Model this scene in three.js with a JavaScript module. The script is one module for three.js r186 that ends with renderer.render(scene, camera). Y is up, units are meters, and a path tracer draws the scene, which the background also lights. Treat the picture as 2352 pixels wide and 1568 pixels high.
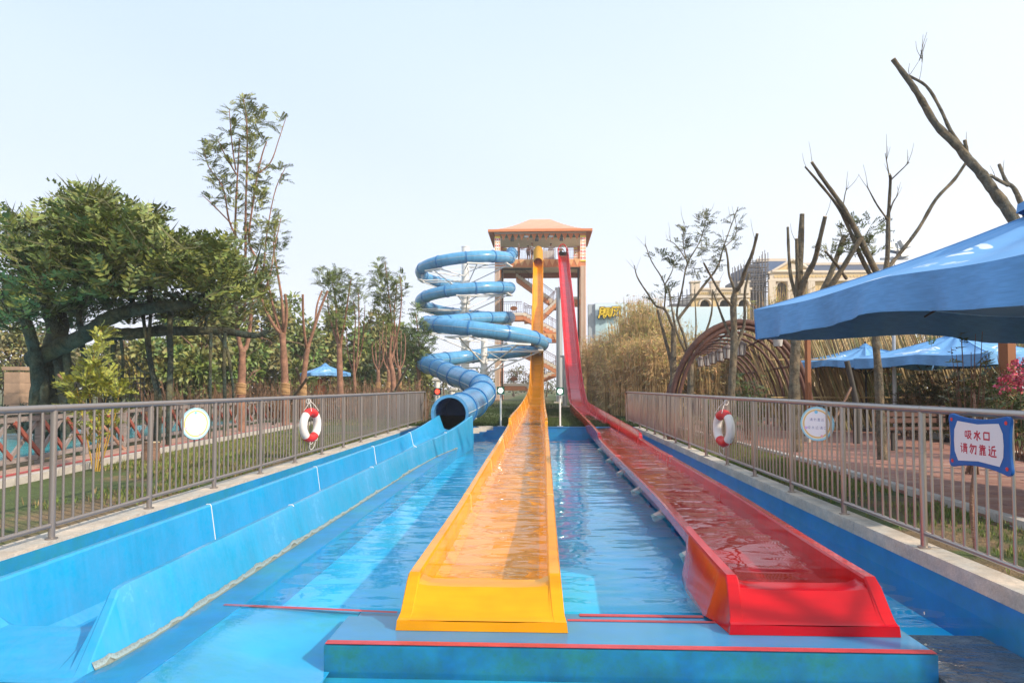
import * as THREE from 'three';
import { toCreasedNormals } from 'three/addons/utils/BufferGeometryUtils.js';
import { MarchingCubes } from 'three/addons/objects/MarchingCubes.js';

// ---------------------------------------------------------------- camera, sky, sun, exposure
const scene = new THREE.Scene();
const EYE = new THREE.Vector3(0, 1.3, 0), F = 1568, W0 = 2352, H0 = 1568;   // photograph measured on a 2352 x 1568 grid
const camera = new THREE.PerspectiveCamera(2 * Math.atan(784 / F) * 180 / Math.PI, 1024 / 682, 0.1, 900);
camera.position.copy(EYE);
camera.rotation.order = 'YXZ';
camera.rotation.y = Math.atan(69 / F);
camera.rotation.x = Math.atan(53 / F);
camera.setViewOffset(1024, 682, 0, -22.6, 1024, 682);
camera.updateMatrixWorld(true);
scene.add(camera);

const R = (d) => d * Math.PI / 180;
const SUN_AZ = R(31), SUN_EL = R(32);
const sunDir = new THREE.Vector3(Math.cos(SUN_EL) * Math.cos(SUN_AZ), Math.sin(SUN_EL), Math.cos(SUN_EL) * Math.sin(SUN_AZ));
{ // hazy pale afternoon sky, whiter towards the sun
  const W = 512, H = 256, d = new Float32Array(W * H * 4);
  for (let j = 0; j < H; j++) {
    const up = ((j + 0.5) / H - 0.5) * Math.PI, y = Math.sin(up);
    for (let i = 0; i < W; i++) {
      const a = ((i + 0.5) / W - 0.5) * 2 * Math.PI, x = Math.cos(a) * Math.cos(up), z = Math.sin(a) * Math.cos(up);
      const cs = x * sunDir.x + y * sunDir.y + z * sunDir.z, t = Math.pow(Math.max(0, y), 0.8);
      const g = Math.pow((1 + cs) / 2, 2.2), low = Math.exp(-Math.max(0, y) * 9);
      const c = [0.815 - 0.50 * t + 0.46 * g, 0.86 - 0.33 * t + 0.33 * g, 0.955 - 0.13 * t + 0.12 * g];
      const hz = 0.018 * Math.sin(a * 5 + 3 * Math.sin(y * 7 + a)) * Math.sin(y * 13 + a * 2.3 + 1) * (1 - low); c[0] *= 1 + hz * 1.2; c[1] *= 1 + hz; c[2] *= 1 + hz * .6; c[0] += 0.05 * low; c[1] += 0.0 * low; c[2] -= 0.02 * low;
      d.set([c[0], c[1], c[2], 1], (j * W + i) * 4);
    }
  }
  const t = new THREE.DataTexture(d, W, H, THREE.RGBAFormat, THREE.FloatType);
  t.mapping = THREE.EquirectangularReflectionMapping; t.magFilter = t.minFilter = THREE.LinearFilter; t.needsUpdate = true;
  scene.background = t; scene.environment = t;
}
const sun = new THREE.DirectionalLight(new THREE.Color().setRGB(1, 0.86, 0.68), 3.9);
sun.position.copy(sunDir).multiplyScalar(120); sun.target.position.set(0, 0, -20);
sun.position.add(sun.target.position);
sun.castShadow = true; sun.shadow.radius = 1.6; sun.shadow.mapSize.set(4096, 4096);
Object.assign(sun.shadow.camera, { left: -60, right: 60, top: 60, bottom: -60, near: 1, far: 320 });
scene.add(sun, sun.target);
const renderer = new THREE.WebGLRenderer({ antialias: true });
renderer.toneMapping = THREE.LinearToneMapping;
renderer.toneMappingExposure = 1.28;
renderer.shadowMap.enabled = true;

// ---------------------------------------------------------------- helpers
let seed = 7;
const rnd = () => { seed = (seed + 0x6d2b79f5) | 0; let t = Math.imul(seed ^ (seed >>> 15), 1 | seed); t = (t + Math.imul(t ^ (t >>> 7), 61 | t)) ^ t; return ((t ^ (t >>> 14)) >>> 0) / 4294967296; };
const rr = (a, b) => a + (b - a) * rnd();
const v3 = (x, y, z) => new THREE.Vector3(x, y, z);
const UP = v3(0, 1, 0);
const ray = (px, py) => v3((px - 1176) / F, -(py - 836) / F, -1).applyEuler(camera.rotation);
const at = (px, py, Z) => { const d = ray(px, py); return EYE.clone().addScaledVector(d, -Z / d.z); };       // a measured sight line at distance Z along the pool
const onGround = (px, py, h = 0) => { const d = ray(px, py); return EYE.clone().addScaledVector(d, (h - EYE.y) / d.y); };
const lerp = (a, b, t) => a + (b - a) * t, clamp = (x, a, b) => Math.max(a, Math.min(b, x));
const smooth = (a, b, x) => { const t = clamp((x - a) / (b - a), 0, 1); return t * t * (3 - 2 * t); };
const taken = {};
const numbered = (n) => { const k = taken[n] = (taken[n] ?? -1) + 1; return k ? n + '_' + String(k).padStart(3, '0') : n; };
function tag(o, label, category, group) { o.userData.label = label; o.userData.category = category; if (group) o.userData.group = group; return o; }
function thing(name, label, category, pos, group) {
  const o = new THREE.Group(); o.name = numbered(name); if (pos) o.position.copy(pos); scene.add(o);
  return tag(o, label, category, group);
}
function shadow(m) { m.castShadow = true; m.receiveShadow = true; return m; }
function part(name, geo, mat, parent) { const m = shadow(new THREE.Mesh(geo, mat)); m.name = name; parent.add(m); return m; }
function single(name, geo, mat, label, category, group) { const m = part(numbered(name), geo, mat, scene); return tag(m, label, category, group); }
function struct(name, geo, mat) { const m = part(numbered(name), geo, mat, scene); m.userData.kind = 'structure'; return m; }
function copy(src, label) { const c = src.clone(); c.name = numbered(src.name.replace(/_\d\d\d$/, '')); if (label) { c.userData = { ...src.userData, label }; } scene.add(c); return c; }

class MB {
  constructor(col) { this.p = []; this.n = []; this.u = []; this.i = []; this.c = col ? [] : null; this.col = [1, 1, 1]; }
  v(x, y, z, nx, ny, nz, u, w) { this.p.push(x, y, z); this.n.push(nx, ny, nz); this.u.push(u, w); if (this.c) this.c.push(...this.col); return this.p.length / 3 - 1; }
  quad(a, b, c, d) {
    const e = b.clone().sub(a), f = d.clone().sub(a), n = e.clone().cross(f).normalize(), lu = e.length(), lv = f.length();
    const k = [[a, 0, 0], [b, lu, 0], [c, lu, lv], [d, 0, lv]].map(([q, u, w]) => this.v(q.x, q.y, q.z, n.x, n.y, n.z, u, w));
    this.i.push(k[0], k[1], k[2], k[0], k[2], k[3]); return this;
  }
  tri(a, b, c) {
    const n = b.clone().sub(a).cross(c.clone().sub(a)).normalize();
    const k = [a, b, c].map((q) => this.v(q.x, q.y, q.z, n.x, n.y, n.z, q.x, q.z + q.y)); this.i.push(...k); return this;
  }
  geo(g, m) {
    g = g.clone(); if (m) g.applyMatrix4(m); const o = this.p.length / 3, P = g.attributes.position, N = g.attributes.normal, U = g.attributes.uv;
    for (let k = 0; k < P.count; k++) this.v(P.getX(k), P.getY(k), P.getZ(k), N.getX(k), N.getY(k), N.getZ(k), U ? U.getX(k) : 0, U ? U.getY(k) : 0);
    if (g.index) for (let k = 0; k < g.index.count; k++) this.i.push(o + g.index.getX(k)); else for (let k = 0; k < P.count; k++) this.i.push(o + k);
    return this;
  }
  box(x, y, z, sx, sy, sz, ry = 0, rx = 0, rz = 0) {
    const m = new THREE.Matrix4().makeRotationFromEuler(new THREE.Euler(rx, ry, rz, 'YXZ')).setPosition(x, y, z);
    const P = (i, j, k) => v3(i * sx / 2, j * sy / 2, k * sz / 2).applyMatrix4(m);
    const f = [[1, 0, 0], [-1, 0, 0], [0, 1, 0], [0, -1, 0], [0, 0, 1], [0, 0, -1]];
    this.quad(P(1, -1, 1), P(1, -1, -1), P(1, 1, -1), P(1, 1, 1)); this.quad(P(-1, -1, -1), P(-1, -1, 1), P(-1, 1, 1), P(-1, 1, -1));
    this.quad(P(-1, 1, 1), P(1, 1, 1), P(1, 1, -1), P(-1, 1, -1)); this.quad(P(-1, -1, -1), P(1, -1, -1), P(1, -1, 1), P(-1, -1, 1));
    this.quad(P(-1, -1, 1), P(1, -1, 1), P(1, 1, 1), P(-1, 1, 1)); this.quad(P(1, -1, -1), P(-1, -1, -1), P(-1, 1, -1), P(1, 1, -1));
    return this;
  }
  tube(pts, rs, seg = 8, caps = true, side) {   // tapered round sweep
    const n = pts.length; let prev = null, len = 0, first = 0;
    for (let k = 0; k < n; k++) {
      const t = (k === 0 ? pts[1].clone().sub(pts[0]) : k === n - 1 ? pts[n - 1].clone().sub(pts[n - 2]) : pts[k + 1].clone().sub(pts[k - 1])).normalize();
      let a = side ? t.clone().cross(UP) : prev ? prev.clone().addScaledVector(t, -prev.dot(t)) : (Math.abs(t.y) > 0.9 ? v3(1, 0, 0) : UP.clone()).cross(t);
      if (a.lengthSq() < 1e-8) a = v3(1, 0, 0); a.normalize(); prev = a; const b = t.clone().cross(a);
      const r = Array.isArray(rs) ? rs[Math.min(k, rs.length - 1)] : rs; if (k) len += pts[k].distanceTo(pts[k - 1]);
      for (let s = 0; s <= seg; s++) {
        const an = s / seg * 2 * Math.PI, c = Math.cos(an), d = Math.sin(an), nx = a.x * c + b.x * d, ny = a.y * c + b.y * d, nz = a.z * c + b.z * d;
        const id = this.v(pts[k].x + nx * r, pts[k].y + ny * r, pts[k].z + nz * r, nx, ny, nz, s / seg * 2 * Math.PI * r, len);
        if (k === 0 && s === 0) first = id;
      }
      if (caps && (k === 0 || k === n - 1)) {
        const sg = k ? 1 : -1, c0 = this.v(pts[k].x, pts[k].y, pts[k].z, t.x * sg, t.y * sg, t.z * sg, 0, 0), ring = [];
        for (let s = 0; s < seg; s++) { const q = first + k * (seg + 1) + (k ? seg + 1 : 0) + s; ring.push(this.v(this.p[q * 3], this.p[q * 3 + 1], this.p[q * 3 + 2], t.x * sg, t.y * sg, t.z * sg, 0, 0)); }
        if (!k) { first = c0 - seg - 1; this.shift = seg + 1; for (let s = 0; s < seg; s++) this.i.push(c0, ring[(s + 1) % seg], ring[s]); }
        else for (let s = 0; s < seg; s++) this.i.push(c0, ring[s], ring[(s + 1) % seg]);
      }
    }
    const off = caps ? seg + 1 : 0, base = (k) => first + k * (seg + 1) + (k ? off : 0);
    for (let k = 0; k < n - 1; k++) for (let s = 0; s < seg; s++) { const A = base(k) + s, B = base(k + 1) + s; this.i.push(A, A + 1, B + 1, A, B + 1, B); }
    return this;
  }
  rod(a, b, r0, r1 = r0, seg = 8, caps = true) { return this.tube([a, b], [r0, r1], seg, caps); }
  limb(pts, r0, r1, seg = 7, div = 4) {
    const c = new THREE.CatmullRomCurve3(pts, false, 'centripetal'), n = Math.max(2, (pts.length - 1) * div), q = [], r = [];
    for (let k = 0; k <= n; k++) { const u = k / n; q.push(c.getPoint(u)); r.push(lerp(r0, r1, u) * (1 + 0.07 * Math.sin(k * 2.3 + r0 * 90) + 0.05 * Math.sin(k * 5.1 + r0 * 37))); }
    return this.tube(q, r, seg);
  }
  leaf(c, dir, side, len, wid) {   // a folded diamond leaf
    const n = dir.clone().cross(side).normalize(), mid = c.clone().addScaledVector(dir, len * 0.45), tip = c.clone().addScaledVector(dir, len).addScaledVector(n, -len * 0.12);
    const l = mid.clone().addScaledVector(side, wid / 2).addScaledVector(n, wid * 0.18), r = mid.clone().addScaledVector(side, -wid / 2).addScaledVector(n, wid * 0.18);
    const nl = n.clone().addScaledVector(side, -0.35).normalize(), nr = n.clone().addScaledVector(side, 0.35).normalize();
    const k = [[c, n, .5, 0], [l, nl, 0, .5], [tip, n, .5, 1], [r, nr, 1, .5]].map(([q, m, u, w]) => this.v(q.x, q.y, q.z, m.x, m.y, m.z, u, w));
    this.i.push(k[0], k[2], k[1], k[0], k[3], k[2]); return this;
  }
  spray(c, rad, n, len, wid, tint, droop = 0) {   // n loose leaves round c
    for (let k = 0; k < n; k++) {
      let x, y, z, q; do { x = rr(-1, 1); y = rr(-1, 1); z = rr(-1, 1); q = x * x + y * y + z * z; } while (q > 1 || q < 0.02);
      const d = v3(x + rr(-.6, .6), y + rr(-.5, .5) - droop, z + rr(-.6, .6)).normalize(), s = d.clone().cross(v3(rr(-1, 1), rr(-1, 1), rr(-1, 1))).normalize();
      const g = rr(0.65, 1.35), w = rr(-0.12, 0.25); this.col = [tint[0] * g * (1 + w), tint[1] * g, tint[2] * g * (1 - w)];
      this.leaf(v3(c.x + x * rad.x, c.y + y * rad.y, c.z + z * rad.z), d, s, len * rr(.7, 1.25), wid * rr(.7, 1.25));
    }
    return this;
  }
  frond(a, dir, len, nl, leaf, tint, flat) {   // a twig with leaflets in two rows
    const side = dir.clone().cross(flat || v3(rr(-.4, .4), 1, rr(-.4, .4))).normalize(), up = side.clone().cross(dir).normalize();
    this.col = [.11, .115, .045]; this.leaf(a.clone().addScaledVector(dir, -len * .3), dir, side, len * 1.2, .006);
    for (let k = 0; k < nl; k++) {
      const t = (k + 0.6) / nl, p = a.clone().addScaledVector(dir, len * t).addScaledVector(UP, -len * 0.22 * t * t);
      for (const s of [1, -1]) {
        const d = dir.clone().multiplyScalar(0.55).addScaledVector(side, s).addScaledVector(up, rr(-.25, .3)).normalize(), w = d.clone().cross(up).normalize();
        const g = rr(0.65, 1.35), ww = rr(-0.1, 0.22); this.col = [tint[0] * g * (1 + ww), tint[1] * g, tint[2] * g * (1 - ww)];
        this.leaf(p, d, w, leaf * rr(.75, 1.2), leaf * 0.42 * rr(.8, 1.2));
      }
    }
    return this;
  }
  build() {
    const g = new THREE.BufferGeometry();
    g.setAttribute('position', new THREE.Float32BufferAttribute(this.p, 3)); g.setAttribute('normal', new THREE.Float32BufferAttribute(this.n, 3)); g.setAttribute('uv', new THREE.Float32BufferAttribute(this.u, 2));
    if (this.c) g.setAttribute('color', new THREE.Float32BufferAttribute(this.c, 3));
    const p = this.p, n = this.n, I = this.i;   // wind every face the way its normals point
    for (let k = 0; k < I.length; k += 3) { const a = I[k] * 3, b = I[k + 1] * 3, c = I[k + 2] * 3, ux = p[b] - p[a], uy = p[b + 1] - p[a + 1], uz = p[b + 2] - p[a + 2], wx = p[c] - p[a], wy = p[c + 1] - p[a + 1], wz = p[c + 2] - p[a + 2];
      const d = (uy * wz - uz * wy) * (n[a] + n[b] + n[c]) + (uz * wx - ux * wz) * (n[a + 1] + n[b + 1] + n[c + 1]) + (ux * wy - uy * wx) * (n[a + 2] + n[b + 2] + n[c + 2]); if (d < 0) { const t = I[k + 1]; I[k + 1] = I[k + 2]; I[k + 2] = t; } }
    g.setIndex(I); return g;
  }
  put(name, mat, parent) { return part(name, this.build(), mat, parent); }
}

// ---- procedural textures: tiling value noise
function noiseField(n, cells, sd) {
  let s = sd; const r = () => { s = (Math.imul(s, 1664525) + 1013904223) | 0; return (s >>> 8) / 16777216; };
  const out = new Float32Array(n * n);
  for (const [c, w] of cells) {
    const cx = Array.isArray(c) ? c[0] : c, cy = Array.isArray(c) ? c[1] : c, g = Float32Array.from({ length: cx * cy }, r);
    for (let y = 0; y < n; y++) for (let x = 0; x < n; x++) {
      const fx = x / n * cx, fy = y / n * cy, ix = Math.floor(fx), iy = Math.floor(fy), tx = fx - ix, ty = fy - iy, sx = tx * tx * (3 - 2 * tx), sy = ty * ty * (3 - 2 * ty);
      const q = (a, b) => g[((b % cy) * cx) + (a % cx)];
      out[y * n + x] += w * (lerp(lerp(q(ix, iy), q(ix + 1, iy), sx), lerp(q(ix, iy + 1), q(ix + 1, iy + 1), sx), sy) - 0.5);
    }
  }
  return out;
}
function tex(n, fn, srgb = true, rep = 1, repY = rep) {
  const d = new Uint8Array(n * n * 4);
  for (let k = 0; k < n * n; k++) { const c = fn(k % n, (k / n) | 0, k); d[k * 4] = clamp(c[0] * 255, 0, 255); d[k * 4 + 1] = clamp(c[1] * 255, 0, 255); d[k * 4 + 2] = clamp(c[2] * 255, 0, 255); d[k * 4 + 3] = 255; }
  const t = new THREE.DataTexture(d, n, n, THREE.RGBAFormat); t.wrapS = t.wrapT = THREE.RepeatWrapping; t.magFilter = t.minFilter = THREE.LinearFilter;
  if (srgb) t.colorSpace = THREE.SRGBColorSpace; t.repeat.set(rep, repY); t.needsUpdate = true; return t;
}
const toS = (x) => x <= 0.0031308 ? 12.92 * x : 1.055 * Math.pow(Math.max(x, 0), 1 / 2.4) - 0.055;
const mottle = (n, base, amp, f, rep, tintAmp = 0, g) => tex(n, (x, y, k) => { const q = 1 + amp * f[k], w = g ? tintAmp * g[k] : 0; return [toS(base[0] * q * (1 + w)), toS(base[1] * q), toS(base[2] * q * (1 - w))]; }, true, rep);
const grey = (n, f, lo, hi, rep) => tex(n, (x, y, k) => { const q = clamp(lo + (hi - lo) * (f[k] + 0.5), 0, 1); return [q, q, q]; }, false, rep);
const N1 = noiseField(512, [[4, .5], [9, .4], [22, .35], [60, .3], [150, .3]], 11), N2 = noiseField(512, [[3, .7], [7, .5], [15, .35], [40, .2]], 23);
const N3 = noiseField(256, [[[6, 60], .6], [[12, 120], .5], [[3, 9], .4]], 31);   // streaky grain
const rgb = (r, g, b) => new THREE.Color().setRGB(r, g, b);
const std = (c, rough = 0.6, o = {}) => new THREE.MeshStandardMaterial({ color: rgb(...c), roughness: rough, ...o });
const gel = (c, rough = 0.28, o = {}) => new THREE.MeshPhysicalMaterial({ color: rgb(...c), roughness: rough, clearcoat: 0.12, clearcoatRoughness: 0.1, specularIntensity: 0.5, ...o });
const vcol = (rough = 0.7, o = {}) => new THREE.MeshStandardMaterial({ vertexColors: true, roughness: rough, side: THREE.DoubleSide, ...o });
const bumpA = grey(512, N1, 0, 1, 1);
const withMap = (m, map) => { m.map = map; m.color.setRGB(1, 1, 1); return m; };
const M = {
  concrete: withMap(std([1, 1, 1], 0.85, { bumpMap: bumpA, bumpScale: 0.004 }), mottle(512, [0.54, 0.47, 0.39], 0.5, N1, 0.8, 0.2, N2)),
  bluePaint: withMap(std([1, 1, 1], 0.38), mottle(512, [0.02, 0.235, 0.44], 0.45, N2, 0.35, 0.5, N1)),
  bluePaintDark: withMap(std([1, 1, 1], 0.35), mottle(512, [0.018, 0.20, 0.45], 0.5, N2, 0.5, 0.4, N1)),
  poolFloor: withMap(std([1, 1, 1], 0.5), mottle(512, [0.02, 0.50, 0.82], 0.25, N2, 0.25, 0.3, N1)),
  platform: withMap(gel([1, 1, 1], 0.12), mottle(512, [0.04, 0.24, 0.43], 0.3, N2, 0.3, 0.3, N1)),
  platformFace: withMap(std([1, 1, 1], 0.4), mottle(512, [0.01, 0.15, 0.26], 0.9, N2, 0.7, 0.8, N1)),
  redLine: withMap(std([1, 1, 1], 0.4), mottle(512, [0.56, 0.05, 0.055], 0.5, N1, 1.5)),
  wetFloor: withMap(gel([1, 1, 1], 0.15), mottle(512, [0.03, 0.36, 0.58], 0.4, N2, 0.3, 0.5, N1)),
  greyFloor: withMap(gel([1, 1, 1], 0.2, { bumpMap: bumpA, bumpScale: 0.01 }), mottle(512, [0.17, 0.18, 0.19], 0.9, N1, 0.8)),
  yellow: withMap(gel([1, 1, 1], 0.24, { roughnessMap: grey(512, N1, .6, 1, .7) }), tex(512, (x, y, k) => { const q = 1 + .24 * N2[k] + .14 * N3[(y >> 1) * 256 + (x >> 1)], s = smooth(.36, .52, N1[k]) * .5; return [toS(lerp(.84 * q, .8, s)), toS(lerp(.335 * q, .42, s)), toS(lerp(.003, .08, s))]; }, true, .5)),
  red: withMap(gel([1, 1, 1], 0.2, { roughnessMap: grey(512, N1, .55, 1, .7) }), tex(512, (x, y, k) => { const q = 1 + .34 * N2[k] + .16 * N3[(y >> 1) * 256 + (x >> 1)], s = smooth(.36, .52, N1[k]) * .35; return [toS(lerp(.52 * q, .5, s)), toS(lerp(.004, .07, s)), toS(lerp(.010, .06, s))]; }, true, .5)),
  redPale: gel([0.62, 0.16, 0.16], 0.3), yellowPale: gel([0.8, 0.52, 0.2], 0.35),
  channel: withMap(gel([1, 1, 1], 0.26), tex(512, (x, y, k) => { const q = 1 + 0.14 * N2[k] + 0.1 * N3[(y >> 1) * 256 + (x >> 1)] + (N1[k] > .42 ? .12 : 0); return [toS(0.04 * q * (1 + 1.2 * N1[k])), toS(0.325 * q), toS(0.60 * q)]; }, true, 0.45)),
  tube: withMap(gel([1, 1, 1], 0.25), tex(512, (x, y, k) => { const q = 1 + 0.3 * N2[k] + 0.3 * N3[(y >> 1) * 256 + (x >> 1)]; return [toS(0.095 * q), toS(0.315 * q), toS(0.57 * q)]; }, true, 0.3)),
  tubeDark: gel([0.03, 0.17, 0.42], 0.3), seam: std([0.42, 0.46, 0.46], 0.5),
  white: std([0.72, 0.71, 0.68], 0.45), whiteSteel: withMap(std([1, 1, 1], 0.4), mottle(512, [0.82, 0.81, 0.79], 0.18, N2, 0.3)),
  steel: std([0.43, 0.375, 0.335], 0.34, { metalness: 0.85 }), steelBrown: std([0.30, 0.265, 0.245], 0.38, { metalness: 0.55 }),
  greySteel: std([0.42, 0.44, 0.46], 0.4, { metalness: 0.5 }), dark: std([0.02, 0.02, 0.022], 0.5), black: std([0.012, 0.012, 0.014], 0.35),
  terracotta: withMap(std([1, 1, 1], 0.7), mottle(512, [0.66, 0.265, 0.125], 0.25, N2, 0.3)), brick: std([0.37, 0.12, 0.055], 0.75), orangePale: std([0.78, 0.43, 0.20], 0.7), orangeMid: std([0.62, 0.22, 0.09], 0.7),
  roofTile: withMap(std([1, 1, 1], 0.75), mottle(512, [0.72, 0.40, 0.29], 0.3, N1, 0.6)), cream: std([0.74, 0.66, 0.56], 0.75), beige: std([0.56, 0.46, 0.38], 0.8), railBrown: std([0.13, 0.035, 0.025], 0.5),
  bark: withMap(std([1, 1, 1], 0.9, { bumpMap: grey(256, N3, 0, 1, 2), bumpScale: 0.01 }), mottle(512, [0.25, 0.15, 0.105], 0.8, N1, 1.5)),
  barkGrey: withMap(std([1, 1, 1], 0.9, { bumpMap: grey(512, N1, 0, 1, 2.5), bumpScale: 0.03 }), mottle(512, [0.20, 0.165, 0.115], 1.3, N1, 1.2, .3, N2)),
  barkPink: withMap(std([1, 1, 1], 0.85), mottle(512, [0.28, 0.148, 0.10], 0.9, N1, 1.5)),
  moss: withMap(std([1, 1, 1], 0.95, { bumpMap: grey(512, N1, 0, 1, 0.8), bumpScale: 0.05 }), mottle(512, [0.07, 0.08, 0.056], 1.6, N1, 0.5, 0.9, N2)),
  rope: std([0.48, 0.30, 0.15], 0.9), ropeWhite: std([0.75, 0.72, 0.68], 0.85), cutWood: std([0.6, 0.47, 0.3], 0.85),
  bamboo: withMap(std([1, 1, 1], 0.7), mottle(512, [0.44, 0.30, 0.13], 0.9, N1, 1)), bambooGreen: std([0.17, 0.19, 0.055], 0.65),
  wood: withMap(std([1, 1, 1], 0.7), tex(256, (x, y, k) => { const q = 1 + 0.7 * N3[k]; return [toS(0.10 * q), toS(0.042 * q), toS(0.03 * q)]; }, true, 1)),
  woodOrange: std([0.25, 0.095, 0.04], 0.75), greyWood: withMap(std([1, 1, 1], 0.8), tex(256, (x, y, k) => { const q = 1 + 0.6 * N3[k]; return [toS(0.26 * q), toS(0.225 * q), toS(0.215 * q)]; }, true, 1)), redWood: std([0.30, 0.085, 0.06], 0.7),
  canvas: withMap(new THREE.MeshPhysicalMaterial({ roughness: 0.75, sheen: 0.4, side: THREE.DoubleSide }), tex(256, (x, y, k) => { const q = 1 + 0.25 * N3[k] + ((x ^ y) & 1 ? 0.03 : -0.03); return [toS(0.115 * q), toS(0.30 * q), toS(0.58 * q)]; }, true, 1.5)),
  leafV: vcol(0.55), grassV: vcol(0.8), skin: std([0.50, 0.27, 0.18], 0.6), hair: std([0.012, 0.01, 0.01], 0.6),
  stone: withMap(std([1, 1, 1], 0.85), mottle(512, [0.40, 0.27, 0.19], 0.4, N1, 0.8)), wallCream: withMap(std([1, 1, 1], 0.8), mottle(512, [0.70, 0.52, 0.27], 0.25, N2, 0.2)), wallPale: std([0.68, 0.58, 0.47], 0.8),
  slate: std([0.115, 0.155, 0.245], 0.6), slateDark: std([0.07, 0.09, 0.14], 0.6), scaffold: std([0.16, 0.15, 0.16], 0.6),
  iron: std([0.045, 0.04, 0.035], 0.6), buoyWhite: std([0.80, 0.77, 0.74], 0.5), buoyRed: std([0.62, 0.028, 0.03], 0.5),
};

// ---------------------------------------------------------------- ground, pool, water
const WATER = -0.285, POOL_L = -4.14, POOL_R = 3.02, BACK = 22.45;
{
  const f = noiseField(512, [[5, .5], [12, .6], [40, .5], [110, .5]], 77), g = noiseField(512, [[3, .8], [8, .6], [20, .3]], 78);
  const lawn = tex(512, (x, y, k) => { const q = 1 + 0.55 * f[k], b = smooth(-0.05, 0.25, g[k]); return [toS(lerp(0.075, 0.20, b) * q), toS(lerp(0.105, 0.135, b) * q), toS(lerp(0.028, 0.07, b) * q)]; }, true, 0.22);
  M.lawn = withMap(std([1, 1, 1], 0.95, { bumpMap: bumpA, bumpScale: 0.03 }), lawn);
  const s = new THREE.Shape([[-420, -260], [420, -260], [420, 420], [-420, 420]].map((p) => new THREE.Vector2(...p)));
  s.holes.push(new THREE.Path([[POOL_L - 0.2, -3], [POOL_L - 0.2, BACK + 0.12], [POOL_R + 0.12, BACK + 0.12], [POOL_R + 0.12, -3]].map((p) => new THREE.Vector2(...p))));
  const geo = new THREE.ShapeGeometry(s); geo.rotateX(-Math.PI / 2); geo.translate(0, -0.035, 0);
  struct('ground', geo, M.lawn);
}
function slab(x0, x1, y0, y1, z0, z1) { return new MB().box((x0 + x1) / 2, (y0 + y1) / 2, -(z0 + z1) / 2, x1 - x0, y1 - y0, Math.abs(z1 - z0)).build(); }
struct('pool_floor', slab(POOL_L - 0.1, POOL_R + 0.1, -1.0, -0.52, 4.9, BACK + 0.1), M.poolFloor);
for (const [n, x0, x1, z0, z1, m] of [['pool_wall', POOL_L - 0.24, POOL_L, -3, BACK, M.bluePaint], ['pool_wall', POOL_R, POOL_R + 0.2, -3, BACK, M.bluePaintDark], ['pool_wall', POOL_L - 0.24, POOL_R + 0.2, BACK, BACK + 0.2, M.bluePaintDark], ['pool_wall', POOL_L, POOL_R, -3.2, -3, M.bluePaint]])
  struct(n, slab(x0, x1, -0.95, -0.03, z0, z1), m);
function coping(x0, x1, z0, z1, along, len, name) {
  const g = new THREE.Group(); g.name = numbered('coping'); g.userData.kind = 'structure'; scene.add(g);
  const a = along === 'z' ? z0 : x0, b = along === 'z' ? z1 : x1, n = Math.round((b - a) / len), L = (b - a) / n;
  for (let k = 0; k < n; k++) {
    const p = a + k * L + 0.004, q = a + (k + 1) * L - 0.004, j = rr(-.003, .003);
    const geo = along === 'z' ? slab(x0, x1, -0.12, j, p, q) : slab(p, q, -0.12, j, z0, z1);
    part('coping_slab', geo, M.concrete, g);
  }
}
coping(-4.44, POOL_L - 0.006, -3, BACK + 4.5, 'z', 2.4);
coping(POOL_R - 0.002, 3.23, -3, BACK + 4, 'z', 2.4);
struct('pool_edge', slab(POOL_L, POOL_R - 0.01, -0.03, 0.0, BACK - 0.02, BACK + 0.2), M.bluePaintDark);
// water of the landing pool: real ripples, fine relief on top
const rip = noiseField(512, [[[5, 13], .8], [[11, 27], .7], [[23, 52], .45], [[47, 90], .2]], 5);
const swell = noiseField(512, [[[5, 12], 1], [[12, 28], .55], [[25, 54], .18]], 6);
const ripTex = tex(512, (x, y, k) => { const q = 0.5 + 0.5 * rip[k]; return [q, q, q]; }, false, 0.5, 0.5);
const waterMat = (c, bump, o = {}) => new THREE.MeshPhysicalMaterial({ color: rgb(...c), transmission: 1, thickness: 0, roughness: 0.02, ior: 1.33, bumpMap: ripTex, bumpScale: bump, ...o });
function waterSheet(x0, x1, z0, z1, h, cell, amp, mat, name = 'water', hf) {
  const nx = Math.max(2, Math.round((x1 - x0) / cell)), nz = Math.max(2, Math.round((z1 - z0) / cell)), b = new MB();
  const S = (x, y) => { const fx = (x - Math.floor(x)) * 512, fy = (y - Math.floor(y)) * 512, ix = fx | 0, iy = fy | 0, q = (a, b2) => swell[(b2 & 511) * 512 + (a & 511)]; return lerp(lerp(q(ix, iy), q(ix + 1, iy), fx - ix), lerp(q(ix, iy + 1), q(ix + 1, iy + 1), fx - ix), fy - iy); };
  const hh = (x, z) => (hf ? hf(z) : h) + amp * (S(x / 5.1, z / 4.3) + 0.3 * S(x / 2.9 + .3, z / 2.3));
  for (let j = 0; j <= nz; j++) for (let i = 0; i <= nx; i++) {
    const x = lerp(x0, x1, i / nx), z = lerp(z0, z1, j / nz), e = 0.025;
    const n = v3(-(hh(x + e, z) - hh(x - e, z)) / (2 * e), 1, (hh(x, z + e) - hh(x, z - e)) / (2 * e)).normalize();
    b.v(x, hh(x, z), -z, n.x, n.y, n.z, x, z);
  }
  for (let j = 0; j < nz; j++) for (let i = 0; i < nx; i++) { const a = j * (nx + 1) + i; b.i.push(a, a + 1, a + nx + 2, a, a + nx + 2, a + nx + 1); }
  return struct(name, b.build(), mat);
}
M.water = waterMat([0.6, 0.96, 1.0], 0.002, { ior: 1.24 });
waterSheet(-2.5, POOL_R, 4.9, BACK, WATER, 0.045, 0.013, M.water);
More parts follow.
